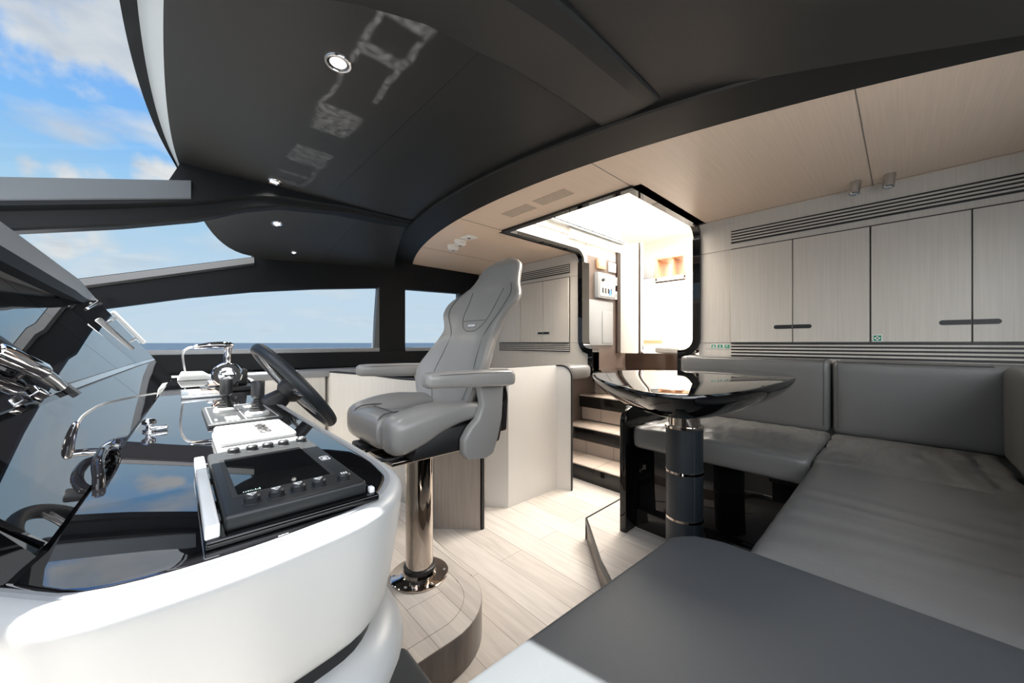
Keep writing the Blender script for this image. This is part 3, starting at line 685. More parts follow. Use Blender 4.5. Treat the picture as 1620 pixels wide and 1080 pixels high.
# ================================================================ CEILING FITTINGS
for px0, px1, lab in ((793, 848, 'slatted ceiling vent nearer the dark band, left of two'), (842, 909, 'slatted ceiling vent nearer the hatch, right of two')):
    a = at_z(795 if px0 == 793 else 843, 338 if px0 == 793 else 316, ZC); 
    if px0 == 793: c4 = [at_z(793, 338, ZC), at_z(831, 322, ZC), at_z(850, 328, ZC), at_z(811, 344, ZC)]
    else: c4 = [at_z(842, 317, ZC), at_z(891, 298, ZC), at_z(909, 305, ZC), at_z(860, 325, ZC)]
    x0 = (c4[0].x+c4[1].x)/2; x1 = (c4[2].x+c4[3].x)/2; y0 = (c4[1].y+c4[2].y)/2; y1 = (c4[0].y+c4[3].y)/2
    t = thing('ceiling_vent', (x0, y0, ZC), lab, 'vent', 'slatted vents in the wooden ceiling')
    bm = NB(); box(bm, x0, x1, y0, y1, ZC-.0015, ZC-.0002); obj('slot_backing', bm, 'wood_ceiling', t)
    for i in range(7):
        x = x0+(x1-x0)*(i+.5)/7; bm = NB(); box(bm, x-.0018, x+.0018, y0, y1, ZC-.0025, ZC-.0014); obj('slot', bm, 'step_side', t)
for px, py, lab, kind in ((717, 392, 'white round smoke detector, nearest of three ceiling fittings', 0), (728, 384, 'white round alarm sounder beside the smoke detector', 1), (742, 378, 'white flat square sensor plate next to the alarms', 2)):
    p = at_z(px, py-4, ZC)
    t = thing('smoke_detector' if kind < 2 else 'ceiling_sensor', p, lab, 'detector', 'white detectors on the wooden ceiling')
    bm = NB()
    if kind == 2: rbox(bm, p.x-.05, p.x+.05, p.y-.05, p.y+.05, ZC-.014, ZC-.0005, .006)
    else: lathe(bm, [(.05, -.0005), (.052, -.012), (.045, -.015), (.047, -.035), (.036, -.044), (.02, -.046)], basis(p, (0, 0, 1)), 28)
    obj('housing', bm, 'white_wall', t)
    bm = NB()
    if kind == 2: lathe(bm, [(.016, -.013), (.012, -.018)], basis(p, (0, 0, 1)), 20); obj('lens', bm, 'grey_plastic', t)
    else: lathe(bm, [(.016, -.044), (.014, -.048)], basis(p, (0, 0, 1)), 20); obj('vent_cap', bm, 'grey_plastic', t)
for px, py, lab in ((1354, 287, 'short chrome cylinder spotlight above the sofa, left of two'), (1408, 275, 'short chrome cylinder spotlight above the sofa, right of two')):
    p = at_z(px, py, ZC); p.x = min(p.x, 2.68); t = thing('ceiling_spotlight', (p.x, p.y, ZC), lab, 'spotlight', 'chrome spotlights over the sofa')
    M = basis((p.x, p.y, ZC-.0005), (-.15, .1, -1))
    bm = NB(); lathe(bm, [(.021, -.004), (.023, .002), (.023, .066), (.019, .070), (.017, .058)], M, 28); obj('housing', bm, 'steel', t)
    bm = NB(); lathe(bm, [(.0165, .05), (.0165, .062)], M, 20); obj('lens', bm, 'white_gloss', t)
def downlight(px, py, lab, r, on=True):
    p = at_z(px, py, 2.09)
    rr = ray(px, py); d = 3.55/rr[1]
    if py > 340:
        d = 2.65/rr[1]
        while EYE+rr[2]*d < side_z(rr[0]*d, rr[1]*d) and rr[1]*d < 3.58: d += .002
        p = Vector((rr[0]*d, rr[1]*d, EYE+rr[2]*d))
    e = .02; n = Vector((-(side_z(p.x+e, p.y)-side_z(p.x-e, p.y))/(2*e), -(side_z(p.x, p.y+e)-side_z(p.x, p.y-e))/(2*e), 1)).normalized()
    t = thing('downlight', p, lab, 'downlight', 'recessed downlights in the dark headliner'); M = basis(p-n*.001, -n)
    bm = NB(); lathe(bm, [(r, -.006), (r, .002), (r*.93, .006), (r*.8, .006), (r*.72, .0), (r*.72, -.006)], M, 36); obj('trim_ring', bm, 'chrome', t)
    bm = NB(); lathe(bm, [(r*.79, -.004), (r*.79, .0045), (r*.6, .002), (r*.6, -.004)], M, 36); obj('baffle', bm, 'black_satin' if r > .035 else 'chrome', t)
    bm = NB(); lathe(bm, [(r*.62, -.003), (r*.6, .003), (r*.3, .0055), (.002, .006)], M, 36); obj('lens', bm, 'lamp_glow', t)
    lamp('downlight_lamp', 'SPOT', p-n*.012, r*150, (1, .95, .87), aim=-n, spot_size=2.3, spot_blend=.8, shadow_soft_size=r*.6)
    return p, n
DL = [downlight(535, 98, 'round recessed downlight with black ring, nearest in the dark headliner', .040),
      downlight(434, 287, 'round recessed downlight at the far end of the centre headliner', .036),
      downlight(438, 353, 'oval looking recessed downlight beyond the starboard beam', .034),
      downlight(465, 399, 'smallest recessed light beside the starboard header', .024)]
# ================================================================ SOFA
def wr(s, a, dirv=(1, 0, 0)):
    dv = Vector(dirv)
    def f(q):
        w = noise.noise(Vector((q.x*s, q.y*s, q.z*s)))*1.6
        st_ = noise.noise(Vector((q.x*(34 if dv.y else 10)+w, q.y*(34 if dv.x else 10)+w, q.z*8)))
        return a*st_+a*.8*noise.noise(q*s*1.3)
    return f
t = thing('corner_sofa', (2.2, .2, .13), 'grey leather corner sofa on a black gloss plinth below the wall cabinets', 'sofa')
ZS = .735
def fold(q):
    if q.z < ZS-.09: return 0
    e = max(0, min(1, (q.x-1.93)/.1))
    w = noise.noise(Vector((q.x*5, q.y*9, 1)))*1.2
    k = noise.noise(Vector((q.x*7+w, q.y*22+w*.7, 3.1)))
    b_ = max(0, min(1, (2.60-q.x)/.08)); return (e*.011*(abs(k)**.7*math.copysign(1, k))+.003*noise.noise(q*6))*(.2+.8*b_)
def fold2(q):
    if q.z < ZS-.06: return 0
    w = noise.noise(Vector((q.x*3, q.y*3, 5)))*.8
    near = max(0, min(1, (1.75-q.x)/.5))
    k = noise.noise(Vector((q.x*20+w*2, q.y*2.0+w, 7)))
    ed_ = max(0, min(1, (.245-q.y)/.09)); return (near*.008*k+.002*noise.noise(q*5))*(.15+.85*ed_)
bm = NB(); cushion(bm, (1.93, .262, ZS-.12), (2.62, 1.06, ZS), .028, (34, 52, 3), .012, fold); obj('seat_cushion', bm, 'leather', t)
bm = NB(); cushion(bm, (1.93, -.288, ZS-.12), (2.62, .255, ZS-.004), .024, (34, 44, 3), .008, fold); obj('seat_cushion', bm, 'leather', t)
bm = NB(); cushion(bm, (.955, -.288, ZS-.12), (1.922, .25, ZS+.006), .035, (60, 30, 3), .014, fold2); obj('seat_cushion', bm, 'leather', t)
def back(x0, x1, y0, y1, z0, z1, ax_):
    bm = NB(); cushion(bm, (x0, y0, z0), (x1, y1, z1), .03, (8, 14, 10) if ax_ == 'x' else (14, 8, 10), 0, lambda q: .004*noise.noise(q*4)); return bm
obj('backrest_cushion', back(2.60, 2.755, .268, 1.065, ZS-.01, 1.128, 'x'), 'leather', t)
obj('backrest_cushion', back(2.60, 2.755, -.44, .258, ZS-.01, 1.122, 'x'), 'leather', t)
obj('backrest_cushion', back(.965, 2.585, -.45, -.292, ZS-.01, 1.118, 'y'), 'leather', t)
bm = NB()
pth = [(2.597, .19+(1.10-.19)*i/10, ZS+.02) for i in range(11)]
for y0, y1 in ((.292, 1.04),): 
    pts = crom([(2.5975, y0, ZS+.03), (2.5975, y0, 1.10), (2.602, y0+.02, 1.122), (2.602, (y0+y1)/2, 1.122), (2.602, y1-.02, 1.122)], 4); tube(bm, pts, .0022, 6)
for y0, y1 in ((-.27, .235),):
    pts = crom([(2.5975, y1, ZS+.03), (2.5975, y1, 1.095), (2.602, y1-.02, 1.116), (2.602, (y0+y1)/2, 1.116), (2.602, y0, 1.116)], 4); tube(bm, pts, .0022, 6)
obj('piping', bm, 'stitch', t)
bm = NB(); rbox(bm, 2.02, 2.765, -.5, 1.07, .13, ZS-.12, .006); obj('plinth', bm, 'black_gloss', t)
bm = NB(); rbox(bm, .95, 2.02, -.5, .17, .13, ZS-.12, .006); obj('plinth', bm, 'black_gloss', t)
bm = NB(); rbox(bm, 1.99, 2.03, .19, 1.07, .13, .24, .005); rbox(bm, .96, 2.0, .165, .20, .13, .24, .005); obj('toe_board', bm, 'black_lacquer', t)
r = .10; X0 = 1.885; Z1 = .85
pts = [(2.765, .0), (X0+.03, .0), (X0, .05), (X0, Z1-r)]+[(X0+r-r*math.cos(math.radians(a)), Z1-r+r*math.sin(math.radians(a))) for a in range(15, 91, 15)]+[(2.765, Z1+.02)]
bm = NB(); prism(bm, pts, 'y', 1.075, 1.115, r=.004); obj('end_panel', bm, 'black_gloss', t)
# foreground seat
def fs(q): return .0012*noise.noise(q*7)
t = thing('bench_seat', (.5, 0, .13), 'slate blue leather bench seat in the right foreground, partly sunlit', 'bench')
bm = NB(); o_pts = [(.2, .41), (.86, .375), (.905, .345), (.93, .29), (.94, -.40), (.2, -.40)]
def offset_outline(pts, d):
    P = [Vector((a, b)) for a, b in pts]; n = len(P); out = []; area = sum(P[i].x*P[(i+1) % n].y-P[(i+1) % n].x*P[i].y for i in range(n)); sg = 1 if area > 0 else -1
    for i in range(n):
        t_ = (P[(i+1) % n]-P[(i-1) % n]).normalized(); nn = Vector((t_.y, -t_.x))*sg; out.append((P[i].x+nn.x*d, P[i].y+nn.y*d))
    return out
def resample(pts, n):
    P = [Vector((a, b)) for a, b in pts]; m = len(P); L_ = [(P[(i+1) % m]-P[i]).length for i in range(m)]; T = sum(L_); out = []
    for k in range(n):
        s = T*k/n; i = 0
        while s > L_[i]: s -= L_[i]; i += 1
        out.append(tuple(P[i].lerp(P[(i+1) % m], s/L_[i])))
    return out
def pad(bm, pts, z0, z1, r, crown=0):
    o = resample(pts, 96); rings = []
    for z, d in ((z0, -r*.6), (z0+r*.4, -.1*r), (z0+r, 0), (z1-r, 0), (z1-r*.5, -.13*r), (z1-r*.13, -.5*r), (z1, -r)):
        rings.append([(x, y, z) for x, y in offset_outline(o, d)])
    b = rings[-1]; c = Vector((sum(p[0] for p in b)/len(b), sum(p[1] for p in b)/len(b)))
    for f in (.9, .7, .4, .1): rings.append([(c.x+(p[0]-c.x)*f, c.y+(p[1]-c.y)*f, z1+crown*(1-f*f)) for p in b])
    loft(bm, rings)
pad(bm, o_pts, .655, .762, .012, .004); obj('seat_pad', bm, 'slate_leather', t)
bm = NB(); rbox(bm, .24, .90, -.38, .33, .13, .655, .006); obj('plinth', bm, 'black_gloss', t)
ft = thing('padded_step', (.29, .63, .126), 'dark padded step below the near end of the helm console', 'step')
bm = NB(); pad(bm, [(.185, .83), (.37, .83), (.40, .80), (.40, .44), (.185, .44)], .44, .50, .01); obj('pad', bm, 'slate_leather', ft)
bm = NB(); rbox(bm, .20, .37, .46, .80, .131, .445, .006); obj('box_base', bm, 'black_lacquer', ft)
# ================================================================ TABLE
TX, TY = 1.72, .68
t = thing('pedestal_table', (TX, TY, .13), 'black gloss table with dished underside on a leather wrapped column', 'table')
def sup(a, b, e, n=72):
    out = []
    for k in range(n):
        u = 2*PI*k/n; c_, s_ = math.cos(u), math.sin(u); out.append((a*math.copysign(abs(c_)**(2/e), c_), b*math.copysign(abs(s_)**(2/e), s_)))
    return out
base = [(p.x+.02-TX, p.y-.02-TY) for p in crom([(a, b, 0) for a, b in TABLE_PTS], 9, closed=True)]
bm = NB(); rings = []
for z, f in ((.925, .12), (.927, .24), (.934, .44), (.95, .63), (.975, .79), (1.005, .90), (1.035, .97), (1.056, 1.0), (1.064, 1.0), (1.069, .995), (1.070, .988), (1.070, .5), (1.070, .05)):
    rings.append([(TX+x*f, TY+y*f, z) for x, y in base])
loft(bm, rings); obj('table_top', bm, 'black_gloss', t)
cx_, cy_ = TX+.025, TY+.015
bm = NB(); lathe(bm, [(.080, .13), (.080, .405)], basis((cx_, cy_, 0), (0, 0, 1)), 48); obj('column_sleeve', bm, 'table_leather', t)
bm = NB(); lathe(bm, [(.080, .415), (.080, .62)], basis((cx_, cy_, 0), (0, 0, 1)), 48); obj('column_sleeve', bm, 'table_leather', t)
bm = NB(); lathe(bm, [(.080, .63), (.080, .825)], basis((cx_, cy_, 0), (0, 0, 1)), 48); obj('column_sleeve', bm, 'table_leather', t)
for z in (.41, .625, .83):
    bm = NB(); lathe(bm, [(.076, z-.0065), (.0832, z-.0055), (.0832, z+.0055), (.076, z+.0065)], basis((cx_, cy_, 0), (0, 0, 1)), 48); obj('column_ring', bm, 'nickel', t)
bm = NB(); lathe(bm, [(.068, .83), (.068, .93)], basis((cx_, cy_, 0), (0, 0, 1)), 48); obj('column_neck', bm, 'nickel', t)
bm = NB(); sd = Vector((-.60, -.80, 0)); tube(bm, [Vector((cx_, cy_, .14))+sd*.0802, Vector((cx_, cy_, .82))+sd*.0802], .0009, 6); obj('column_seam', bm, 'stitch', t)
# ================================================================ HELM CONSOLE
def S_(y): return Vector((-.117+.031*y, y, 1.0))
def T_(y): 
    dx = lerp_tab([(0, -.395), (1.6, -.39), (2.4, -.37), (3.15, -.31)], y); return Vector((S_(y).x+dx, y, 1.46))
def PP(y, t, off=0):
    p = S_(y).lerp(T_(y), t); return p+Vector((.76, 0, .65))*off
def on_panel(px, py, off=0):
    r = Vector(ray(px, py)); d = .5
    lo_, hi_ = .15, 4.0
    def f(d):
        p = Vector((r.x*d, r.y*d, EYE+r.z*d)); q = S_(p.y); tq = T_(p.y); t = (p.z-1.0)/.46; return (q.x+(tq.x-q.x)*t)-p.x
    a = f(lo_)
    for _ in range(50):
        m = (lo_+hi_)/2
        if (f(m) > 0) == (a > 0): lo_ = m
        else: hi_ = m
    return Vector((r.x*lo_, r.y*lo_, EYE+r.z*lo_))+Vector((.76, 0, .65))*off
con = thing('helm_console', (0, 1.5, .147), 'large white helm console with black glass top and sloping instrument panel', 'console')
core = [(-.60, .92), (-.40, .79), (-.23, .63), (-.14, .535), (-.07, .464), (.03, .447), (.126, .456), (.2, .476), (.255, .53), (.285, .61), (.29, .8), (.287, 1.2), (.287, 1.7), (.30, 2.1), (.335, 2.5), (.345, 2.8), (.30, 3.03), (.15, 3.12), (-.1, 3.13)]
out_ = [(p.x, p.y) for p in crom([(a, b, 0) for a, b in core], 6)]+[(-.60, 3.13)]
out_ = resample(out_, 260)
def lay(bm, spec):
    loft(bm, [[(x, y, z) for x, y in offset_outline(out_, d)] for z, d in spec])
bm = NB(); lay(bm, [(.818, -.042), (.822, -.032), (.832, -.024), (.86, -.018), (.9, -.011), (.94, -.005), (.965, -.002), (.978, -.0003), (.984, -.0003), (.990, -.0018), (.995, -.0055), (.998, -.011), (.999, -.015), (.999, -.019)]); obj('body', bm, 'white_satin', con, 50)
bm = NB(); lay(bm, [(.70, -.09), (.703, -.055), (.712, -.030), (.730, -.006), (.750, .002), (.768, -.002), (.784, -.016), (.793, -.032), (.796, -.052)]); obj('lower_moulding', bm, 'white_satin', con, 50)
bm = NB(); lay(bm, [(.78, -.044), (.83, -.044)]); obj('shadow_gap', bm, 'black_satin', con)
bm = NB(); lay(bm, [(.15, -.13), (.71, -.13)]); obj('base', bm, 'white_satin', con)
bm = NB(); lay(bm, [(.99, -.019), (1.0005, -.0195), (1.0015, -.022), (1.0005, -.025)]); obj('gasket', bm, 'grey_plastic', con)
bm = NB(); lay(bm, [(.99, -.024), (.9985, -.025), (1.001, -.028), (1.0015, -.032)]); top = obj('glass_top', bm, 'console_glass', con)
ysp = [.60+(3.12-.60)*i/24 for i in range(25)]
bm = NB(); rings = []
for i, y in enumerate(ysp):
    s, t = PP(y, .005), PP(y, 1.0); sh = .45 if i == 0 else (.2 if i == 1 else 0)
    def q(x, z): return (x, y+sh*max(0, -.1-x), z)
    rings.append([q(s.x-.004, 1.0), q(t.x-.004, 1.46), q(-.85, 1.44), q(-.85, 1.0)])
loft(bm, rings); pan = obj('instrument_housing', bm, 'black_gloss', con, 25)
def slab(y0, y1, t0, t1, off, name, m, n=10, parent=None):
    bm = NB(); rings = []
    for i in range(n+1):
        y = y0+(y1-y0)*i/n; rings.append([PP(y, t0, -.003), PP(y, t0, off), PP(y, t1, off), PP(y, t1, -.003)])
    loft(bm, rings); return obj(name, bm, m, parent or con)
slab(.62, 1.235, .255, .97, .0015, 'display_glass', 'console_glass')
slab(1.268, 1.92, .275, .97, .003, 'display_glass', 'console_glass')
slab(1.924, 2.40, .275, .97, .003, 'display_glass', 'console_glass')
slab(2.404, 3.10, .275, .97, .003, 'display_glass', 'console_glass')
slab(.62, 1.75, .012, .235, .002, 'lower_glass', 'console_glass')
slab(1.754, 3.10, .012, .235, .002, 'lower_glass', 'console_glass')
slab(1.25, 3.05, .245, .268, .006, 'panel_strip', 'steel')
slab(1.238, 1.264, .22, .98, .008, 'panel_bezel', 'black_satin', 4)
bm = NB(); rings = []
for i in range(31):
    y = .45+(3.14-.45)*i/30; e = max(0, (y-2.2)/.94); xl = lerp_tab([(0, -.29), (1.5, -.30), (2.4, -.305), (3.14, -.335)], y); zt = lerp_tab([(0, 1.505), (1.5, 1.50), (2.4, 1.488), (3.14, 1.462)], y)
    h = .075*(1-.75*e*e)
    rings.append([(xl, y, zt), (xl-.008, y, zt-h*.35), (xl-.02, y, zt-h), (min(xl-.03, T_(y).x-.02), y, zt-h-.01+.02), (-.85, y, zt-.05), (-.85, y, zt+.0), (-.6, y, zt+.01)])
loft(bm, rings); brow = obj('glare_shield', bm, 'shield_grey', con, 30)
bm = NB(); rings = []
for i in range(31):
    y = .45+(3.12-.45)*i/30; e = max(0, (y-2.2)/.94); xl = lerp_tab([(0, -.29), (1.5, -.30), (2.4, -.305), (3.14, -.335)], y); zt = lerp_tab([(0, 1.505), (1.5, 1.50), (2.4, 1.488), (3.14, 1.462)], y); h = .075*(1-.75*e*e)
    rings.append([(xl-.0125, y, zt-h*.6), (xl-.019, y, zt-h-.002), (xl-.06, y, zt-h-.002), (xl-.06, y, zt-h*.6)])
loft(bm, rings); obj('shield_lining', bm, 'frame_dark', con)
# grab loop on the lower glass and the chrome latch pair
pts = [on_panel(184, 728, .001), on_panel(166, 719, .012), on_panel(147, 725, .016), on_panel(136, 745, .016), on_panel(142, 766, .012), on_panel(154, 779, .001)]
bm = NB(); tube(bm, crom(pts, 6), .0072, 14); o = obj('grab_loop', bm, 'black_gloss', None); tag(o, 'curved black hose loop standing at the fold of the console', 'loop')
p = at_z(236, 682, 1.002)
t = thing('console_latch', p, 'small chrome latch knob at the fold of the console', 'latch')
bm = NB(); lathe(bm, [(.012, 0), (.012, .004), (.006, .007), (.006, .014), (.013, .019), (.014, .026), (.008, .031)], basis(p, (0, 0, 1)), 24); obj('knob', bm, 'chrome', t)
bm = NB(); rbox(bm, p.x, p.x+.034, p.y-.008, p.y+.008, p.z+.001, p.z+.012, .003); obj('lever', bm, 'chrome', t)
# chrome lamp at the left edge
a, b = on_panel(-40, 566, .022), on_panel(46, 602, .022)
t = thing('console_lamp', on_panel(30, 600, 0), 'polished chrome cylinder lamp on the black panel at the left edge', 'lamp')
d_ = (b-a).normalized(); bm = NB(); lathe(bm, [(.010, 0), (.015, .004), (.017, .02), (.017, (b-a).length-.008), (.014, (b-a).length), (.010, (b-a).length)], basis(a, d_), 32); obj('lamp_body', bm, 'chrome', t)
c_ = on_panel(84, 621, .014); bm = NB(); tube(bm, [b-d_*.01, b+(c_-b)*.5, c_], [.012, .0115, .009], 24); obj('lamp_head', bm, 'steel', t)
e_ = on_panel(45, 630, .012); M = basis(e_, (.76, 0, .65), d_); bm = NB(); rbox(bm, -.012, .012, -.009, .009, -.009, .009, .003, M=M); obj('bracket', bm, 'chrome', t)
bm = NB(); tube(bm, [on_panel(25, 598, -.002), on_panel(25, 592, .018)], .006, 16); obj('stem', bm, 'black_satin', t)
# white bar lamp and hook on the far edge
t = thing('bar_lamp', PP(2.95, .6), 'slim white bar lamp standing on the far end of the sloping panel', 'lamp')
A_, B_ = PP(2.95, .80, .035), PP(2.95, .42, .035); d_ = (B_-A_).normalized(); M = basis((A_+B_)/2, d_, (0, 1, 0)); L_ = (B_-A_).length
bm = NB(); rbox(bm, -.02, .02, -.010, .010, -L_/2, L_/2, .005, M=M); obj('bar', bm, 'white_gloss', t)
bm = NB(); tube(bm, [PP(2.95, .5, -.002), PP(2.95, .5, .03)], .006, 12); tube(bm, [PP(2.95, .74, -.002), PP(2.95, .74, .03)], .006, 12); obj('post', bm, 'steel', t)
t = thing('panel_hook', PP(3.03, .97), 'tiny chrome swivel hook at the tip of the glare shield', 'hook')
q0 = on_panel(152, 480, .0); bm = NB(); tube(bm, [on_panel(136, 489, .006), q0+Vector((.01, 0, .012)), on_panel(166, 472, .012)], .007, 10); obj('arm', bm, 'chrome', t)
bm = NB(); cyl(bm, q0-Vector((.004, 0, .004)), q0+Vector((.014, 0, .012)), .016, 20); obj('pivot', bm, 'dark_plastic', t)
# ---- multifunction display
DX0, DX1, DY0, DY1, DZ = .038, .192, .502, .806, 1.030
G = 1.0018
t = thing('multifunction_display', (.115, .65, G), 'black multifunction display with two rows of buttons lying in the console top', 'display')
bm = NB(); rbox(bm, DX0-.017, DX1+.014, DY0-.010, DY1+.014, G, G+.010, .003); obj('mounting_tray', bm, 'black_gloss', t)
bm = NB(); rbox(bm, DX0-.017, DX0-.004, DY0-.006, DY1+.004, G+.0098, DZ-.003, .002); obj('clear_edge', bm, 'white_gloss', t)
bm = NB(); rbox(bm, DX1+.003, DX1+.010, DY0-.004, DY0+.006, G+.0098, DZ-.010, .002); obj('clear_edge', bm, 'white_gloss', t)
bm = NB(); rbox(bm, DX0, DX1, DY0, DY1, G+.0098, DZ, .004); obj('case', bm, 'dark_plastic', t)
cs = [at_z(px, py, DZ) for px, py in ((357.6, 726), (477, 708), (521, 752), (370, 783))]
sx0, sx1 = (cs[0].x+cs[3].x)/2, (cs[1].x+cs[2].x)/2; sy1, sy0 = (cs[0].y+cs[1].y)/2, (cs[2].y+cs[3].y)/2
bm = NB(); box(bm, sx0-.006, sx1+.006, sy0-.006, sy1+.006, DZ-.001, DZ+.0003); obj('screen_bezel', bm, 'black_satin', t)
bm = NB(); box(bm, sx0, sx1, sy0, sy1, DZ-.001, DZ+.0007); scr = obj('screen', bm, 'screen', t)
bm = NB(); x = sx0+.006
for i in range(9):
    w = random.uniform(.0006, .0018); box(bm, x, x+w, sy0+.004, sy0+.004+random.uniform(.002, .006), DZ+.0006, DZ+.0009); x += w+.0012
obj('readout', bm, 'led_green', scr)
Z3 = lambda a, b: (260+a/3.177, 520+b/3.177)
for row, pts_ in enumerate((((350, 622), (445, 609), (528, 599), (608, 587), (702, 574)), ((435, 848), (555, 818), (665, 794), (770, 773), (898, 746)))):
    for j, q_ in enumerate(pts_):
        p = at_z(*Z3(*q_), DZ+.002); p.x = min(max(p.x, DX0+.014), DX1-.012); p.y = (DY1-.022) if row == 0 else (DY0+.026)
        bm = NB(); rr = .0085; lathe(bm, [(rr*1.25, -.003), (rr*1.2, -.0016), (rr, -.001), (rr, .005), (rr*.8, .0068), (.001, .007)], basis(p, (0, 0, 1)), 24); bt = obj('button', bm, 'dark_plastic', t)
        bm = NB(); z0, z1 = p.z+.0066, p.z+.0076
        if row and j < 4: 
            tube(bm, [(p.x-.0045, p.y+.003, z1), (p.x+.0045, p.y+.003, z1), (p.x, p.y-.0045, z1)], .0006, 6, closed=True)
        elif row: 
            for k in (-1, 0, 1): box(bm, p.x+k*.003-.0007, p.x+k*.003+.0007, p.y-.003, p.y+.003, z0, z1)
        else: box(bm, p.x-.003, p.x+.003, p.y-.001, p.y+.001, z0, z1)
        obj('button_mark', bm, 'white_print', bt)
p = at_z(513, 724.6, DZ); bm = NB()
tube(bm, [(p.x-.006, p.y-.010, DZ+.0006), (p.x+.006, p.y-.010, DZ+.0006), (p.x+.006, p.y+.008, DZ+.0006), (p.x+.001, p.y+.010, DZ+.0006), (p.x-.006, p.y+.008, DZ+.0006)], .0006, 6, closed=True)
box(bm, p.x-.003, p.x+.003, p.y-.004, p.y+.003, DZ, DZ+.0009); obj('card_mark', bm, 'white_print', t)
# ---- white sun cover
t = thing('sun_cover', (.125, .97, G), 'white plastic sun cover with dark lettering beside the display', 'cover')
bm = NB(); rbox(bm, .058, .192, .882, 1.062, G, 1.018, .004); obj('base', bm, 'white_gloss', t)
bm = NB(); rbox(bm, .060, .190, .886, 1.058, 1.0175, 1.031, .007, 4); obj('lid', bm, 'cover_white', t)
tb = text_bm('GARMIN', .028, .0006); bm = NB(); M = Matrix.Translation((.140, .965, 1.0313)) @ Matrix.Rotation(PI/2, 4, 'Z'); merge(bm, tb, M); obj('lettering', bm, 'dark_print', t)
# ---- joystick panel
t = thing('joystick_panel', (.14, 1.37, G), 'grey control plate with two black joysticks behind the white cover', 'control panel')
bm = NB(); rbox(bm, .058, .222, 1.20, 1.54, G, 1.010, .002); pl = obj('plate', bm, 'dark_plastic', t)
bm = NB(); 
for (x0, x1, y0, y1) in ((.066, .214, 1.215, 1.2165), (.066, .0675, 1.215, 1.53), (.213, .2145, 1.215, 1.53), (.14, .1412, 1.215, 1.53), (.066, .214, 1.528, 1.5295)): box(bm, x0, x1, y0, y1, 1.0098, 1.0106)
obj('plate_lines', bm, 'white_print', pl)
for b_ in ((.098, .128, 1.235, 1.30), (.16, .185, 1.44, 1.49), (.075, .08, 1.25, 1.28)):
    bm = NB(); box(bm, *b_, 1.0098, 1.0108); obj('key_pad', bm, 'white_gloss', pl)
for px, py in ((357, 650), (407, 656)):
    p = at_z(px, py, 1.010)
    bm = NB(); lathe(bm, [(.030, -.0005), (.030, .008), (.026, .012), (.02, .0125)], basis(p, (0, 0, 1)), 32); c1 = obj('collar', bm, 'white_satin', t)
    bm = NB(); pr = [(.021, .012)]
    for k in range(5): z = .014+k*.007; rr = .020-k*.0025; pr += [(rr, z), (rr, z+.003), (rr-.003, z+.004), (rr-.003, z+.0065)]
    lathe(bm, pr+[(.006, .052)], basis(p, (0, 0, 1)), 28); obj('boot', bm, 'black_satin', c1)
    bm = NB(); lathe(bm, [(.007, .045), (.0145, .052), (.0165, .058), (.0165, .096), (.015, .099), (.002, .0995)], basis(p, (.02, 0, 1)), 28); obj('grip', bm, 'dark_plastic', c1)
# ---- slim tray behind
bm = NB(); rbox(bm, .012, .135, 1.88, 2.15, G, 1.014, .003); t = thing('slim_switch_panel', (.07, 2.0, G), 'slim grey switch strip lying behind the joysticks', 'control panel'); obj('frame', bm, 'steel', t)
bm = NB(); rbox(bm, .035, .125, 1.92, 2.11, 1.0135, 1.0155, .0007, 1); obj('inset', bm, 'orange_wood', t)
# ---- throttle
t = thing('throttle_control', (.17, 2.09, G), 'chrome engine throttle with black ringed hub and tall lever', 'throttle')
bm = NB(); rbox(bm, .075, .265, 2.03, 2.18, G, 1.022, .004); obj('base_plate', bm, 'black_satin', t)
bm = NB(); rbox(bm, .10, .21, 2.09, 2.17, 1.0215, 1.05, .006); obj('housing', bm, 'steel', t)
hc = Vector((.165, 2.05, 1.078))
bm = NB(); lathe(bm, [(.02, -.05), (.05, -.05), (.055, -.04), (.055, .04), (.05, .052), (.046, .054)], basis(hc, (-.1, -1, .05)), 44); hub = obj('hub', bm, 'chrome', t)
bm = NB(); lathe(bm, [(.047, .05), (.047, .0555), (.032, .0562), (.032, .05)], basis(hc, (-.1, -1, .05)), 44); obj('hub_ring', bm, 'black_satin', hub)
bm = NB(); lathe(bm, [(.030, .05), (.030, .056), (.02, .0575), (.001, .058)], basis(hc, (-.1, -1, .05)), 36); obj('hub_cap', bm, 'chrome', hub)
bm = NB(); tube(bm, crom([hc+Vector((0, .0, .04)), hc+Vector((-.0, .0, .085)), hc+Vector((.004, .0, .12))], 4), [.015]*2+[.014]*3+[.013]*4, 18); lev = obj('lever', bm, 'chrome', t)
bm = NB(); tube(bm, crom([hc+Vector((.02, .0, .128)), hc+Vector((-.02, -.01, .132)), hc+Vector((-.07, -.02, .130)), hc+Vector((-.115, -.03, .124))], 4), [.010, .014, .016, .016, .015, .015, .014, .014, .013, .012, .011, .010, .006], 18); obj('handle', bm, 'chrome', lev)
bm = NB(); rbox(bm, .20, .245, 2.09, 2.13, 1.0215, 1.098, .01); obj('trim_knob', bm, 'black_satin', t)
bm = NB(); e0 = hc+Vector((-.10, -.02, .122)); tube(bm, crom([e0, e0+Vector((-.03, .08, -.004)), e0+Vector((-.045, .28, -.04)), e0+Vector((-.03, .70, -.156))], 8), .0045, 10); o = obj('cable', bm, 'white_gloss'); tag(o, 'white cable curving down beside the throttle handle', 'cable')
bm = NB(); prism(bm, [(0, 1.002), (.17, 1.002), (.12, 1.040), (.02, 1.043)], 'y', 2.80, 3.02, r=.004); o = obj('instrument_wedge', bm, 'white_satin'); tag(o, 'white wedge shaped box at the far end of the console', 'box')
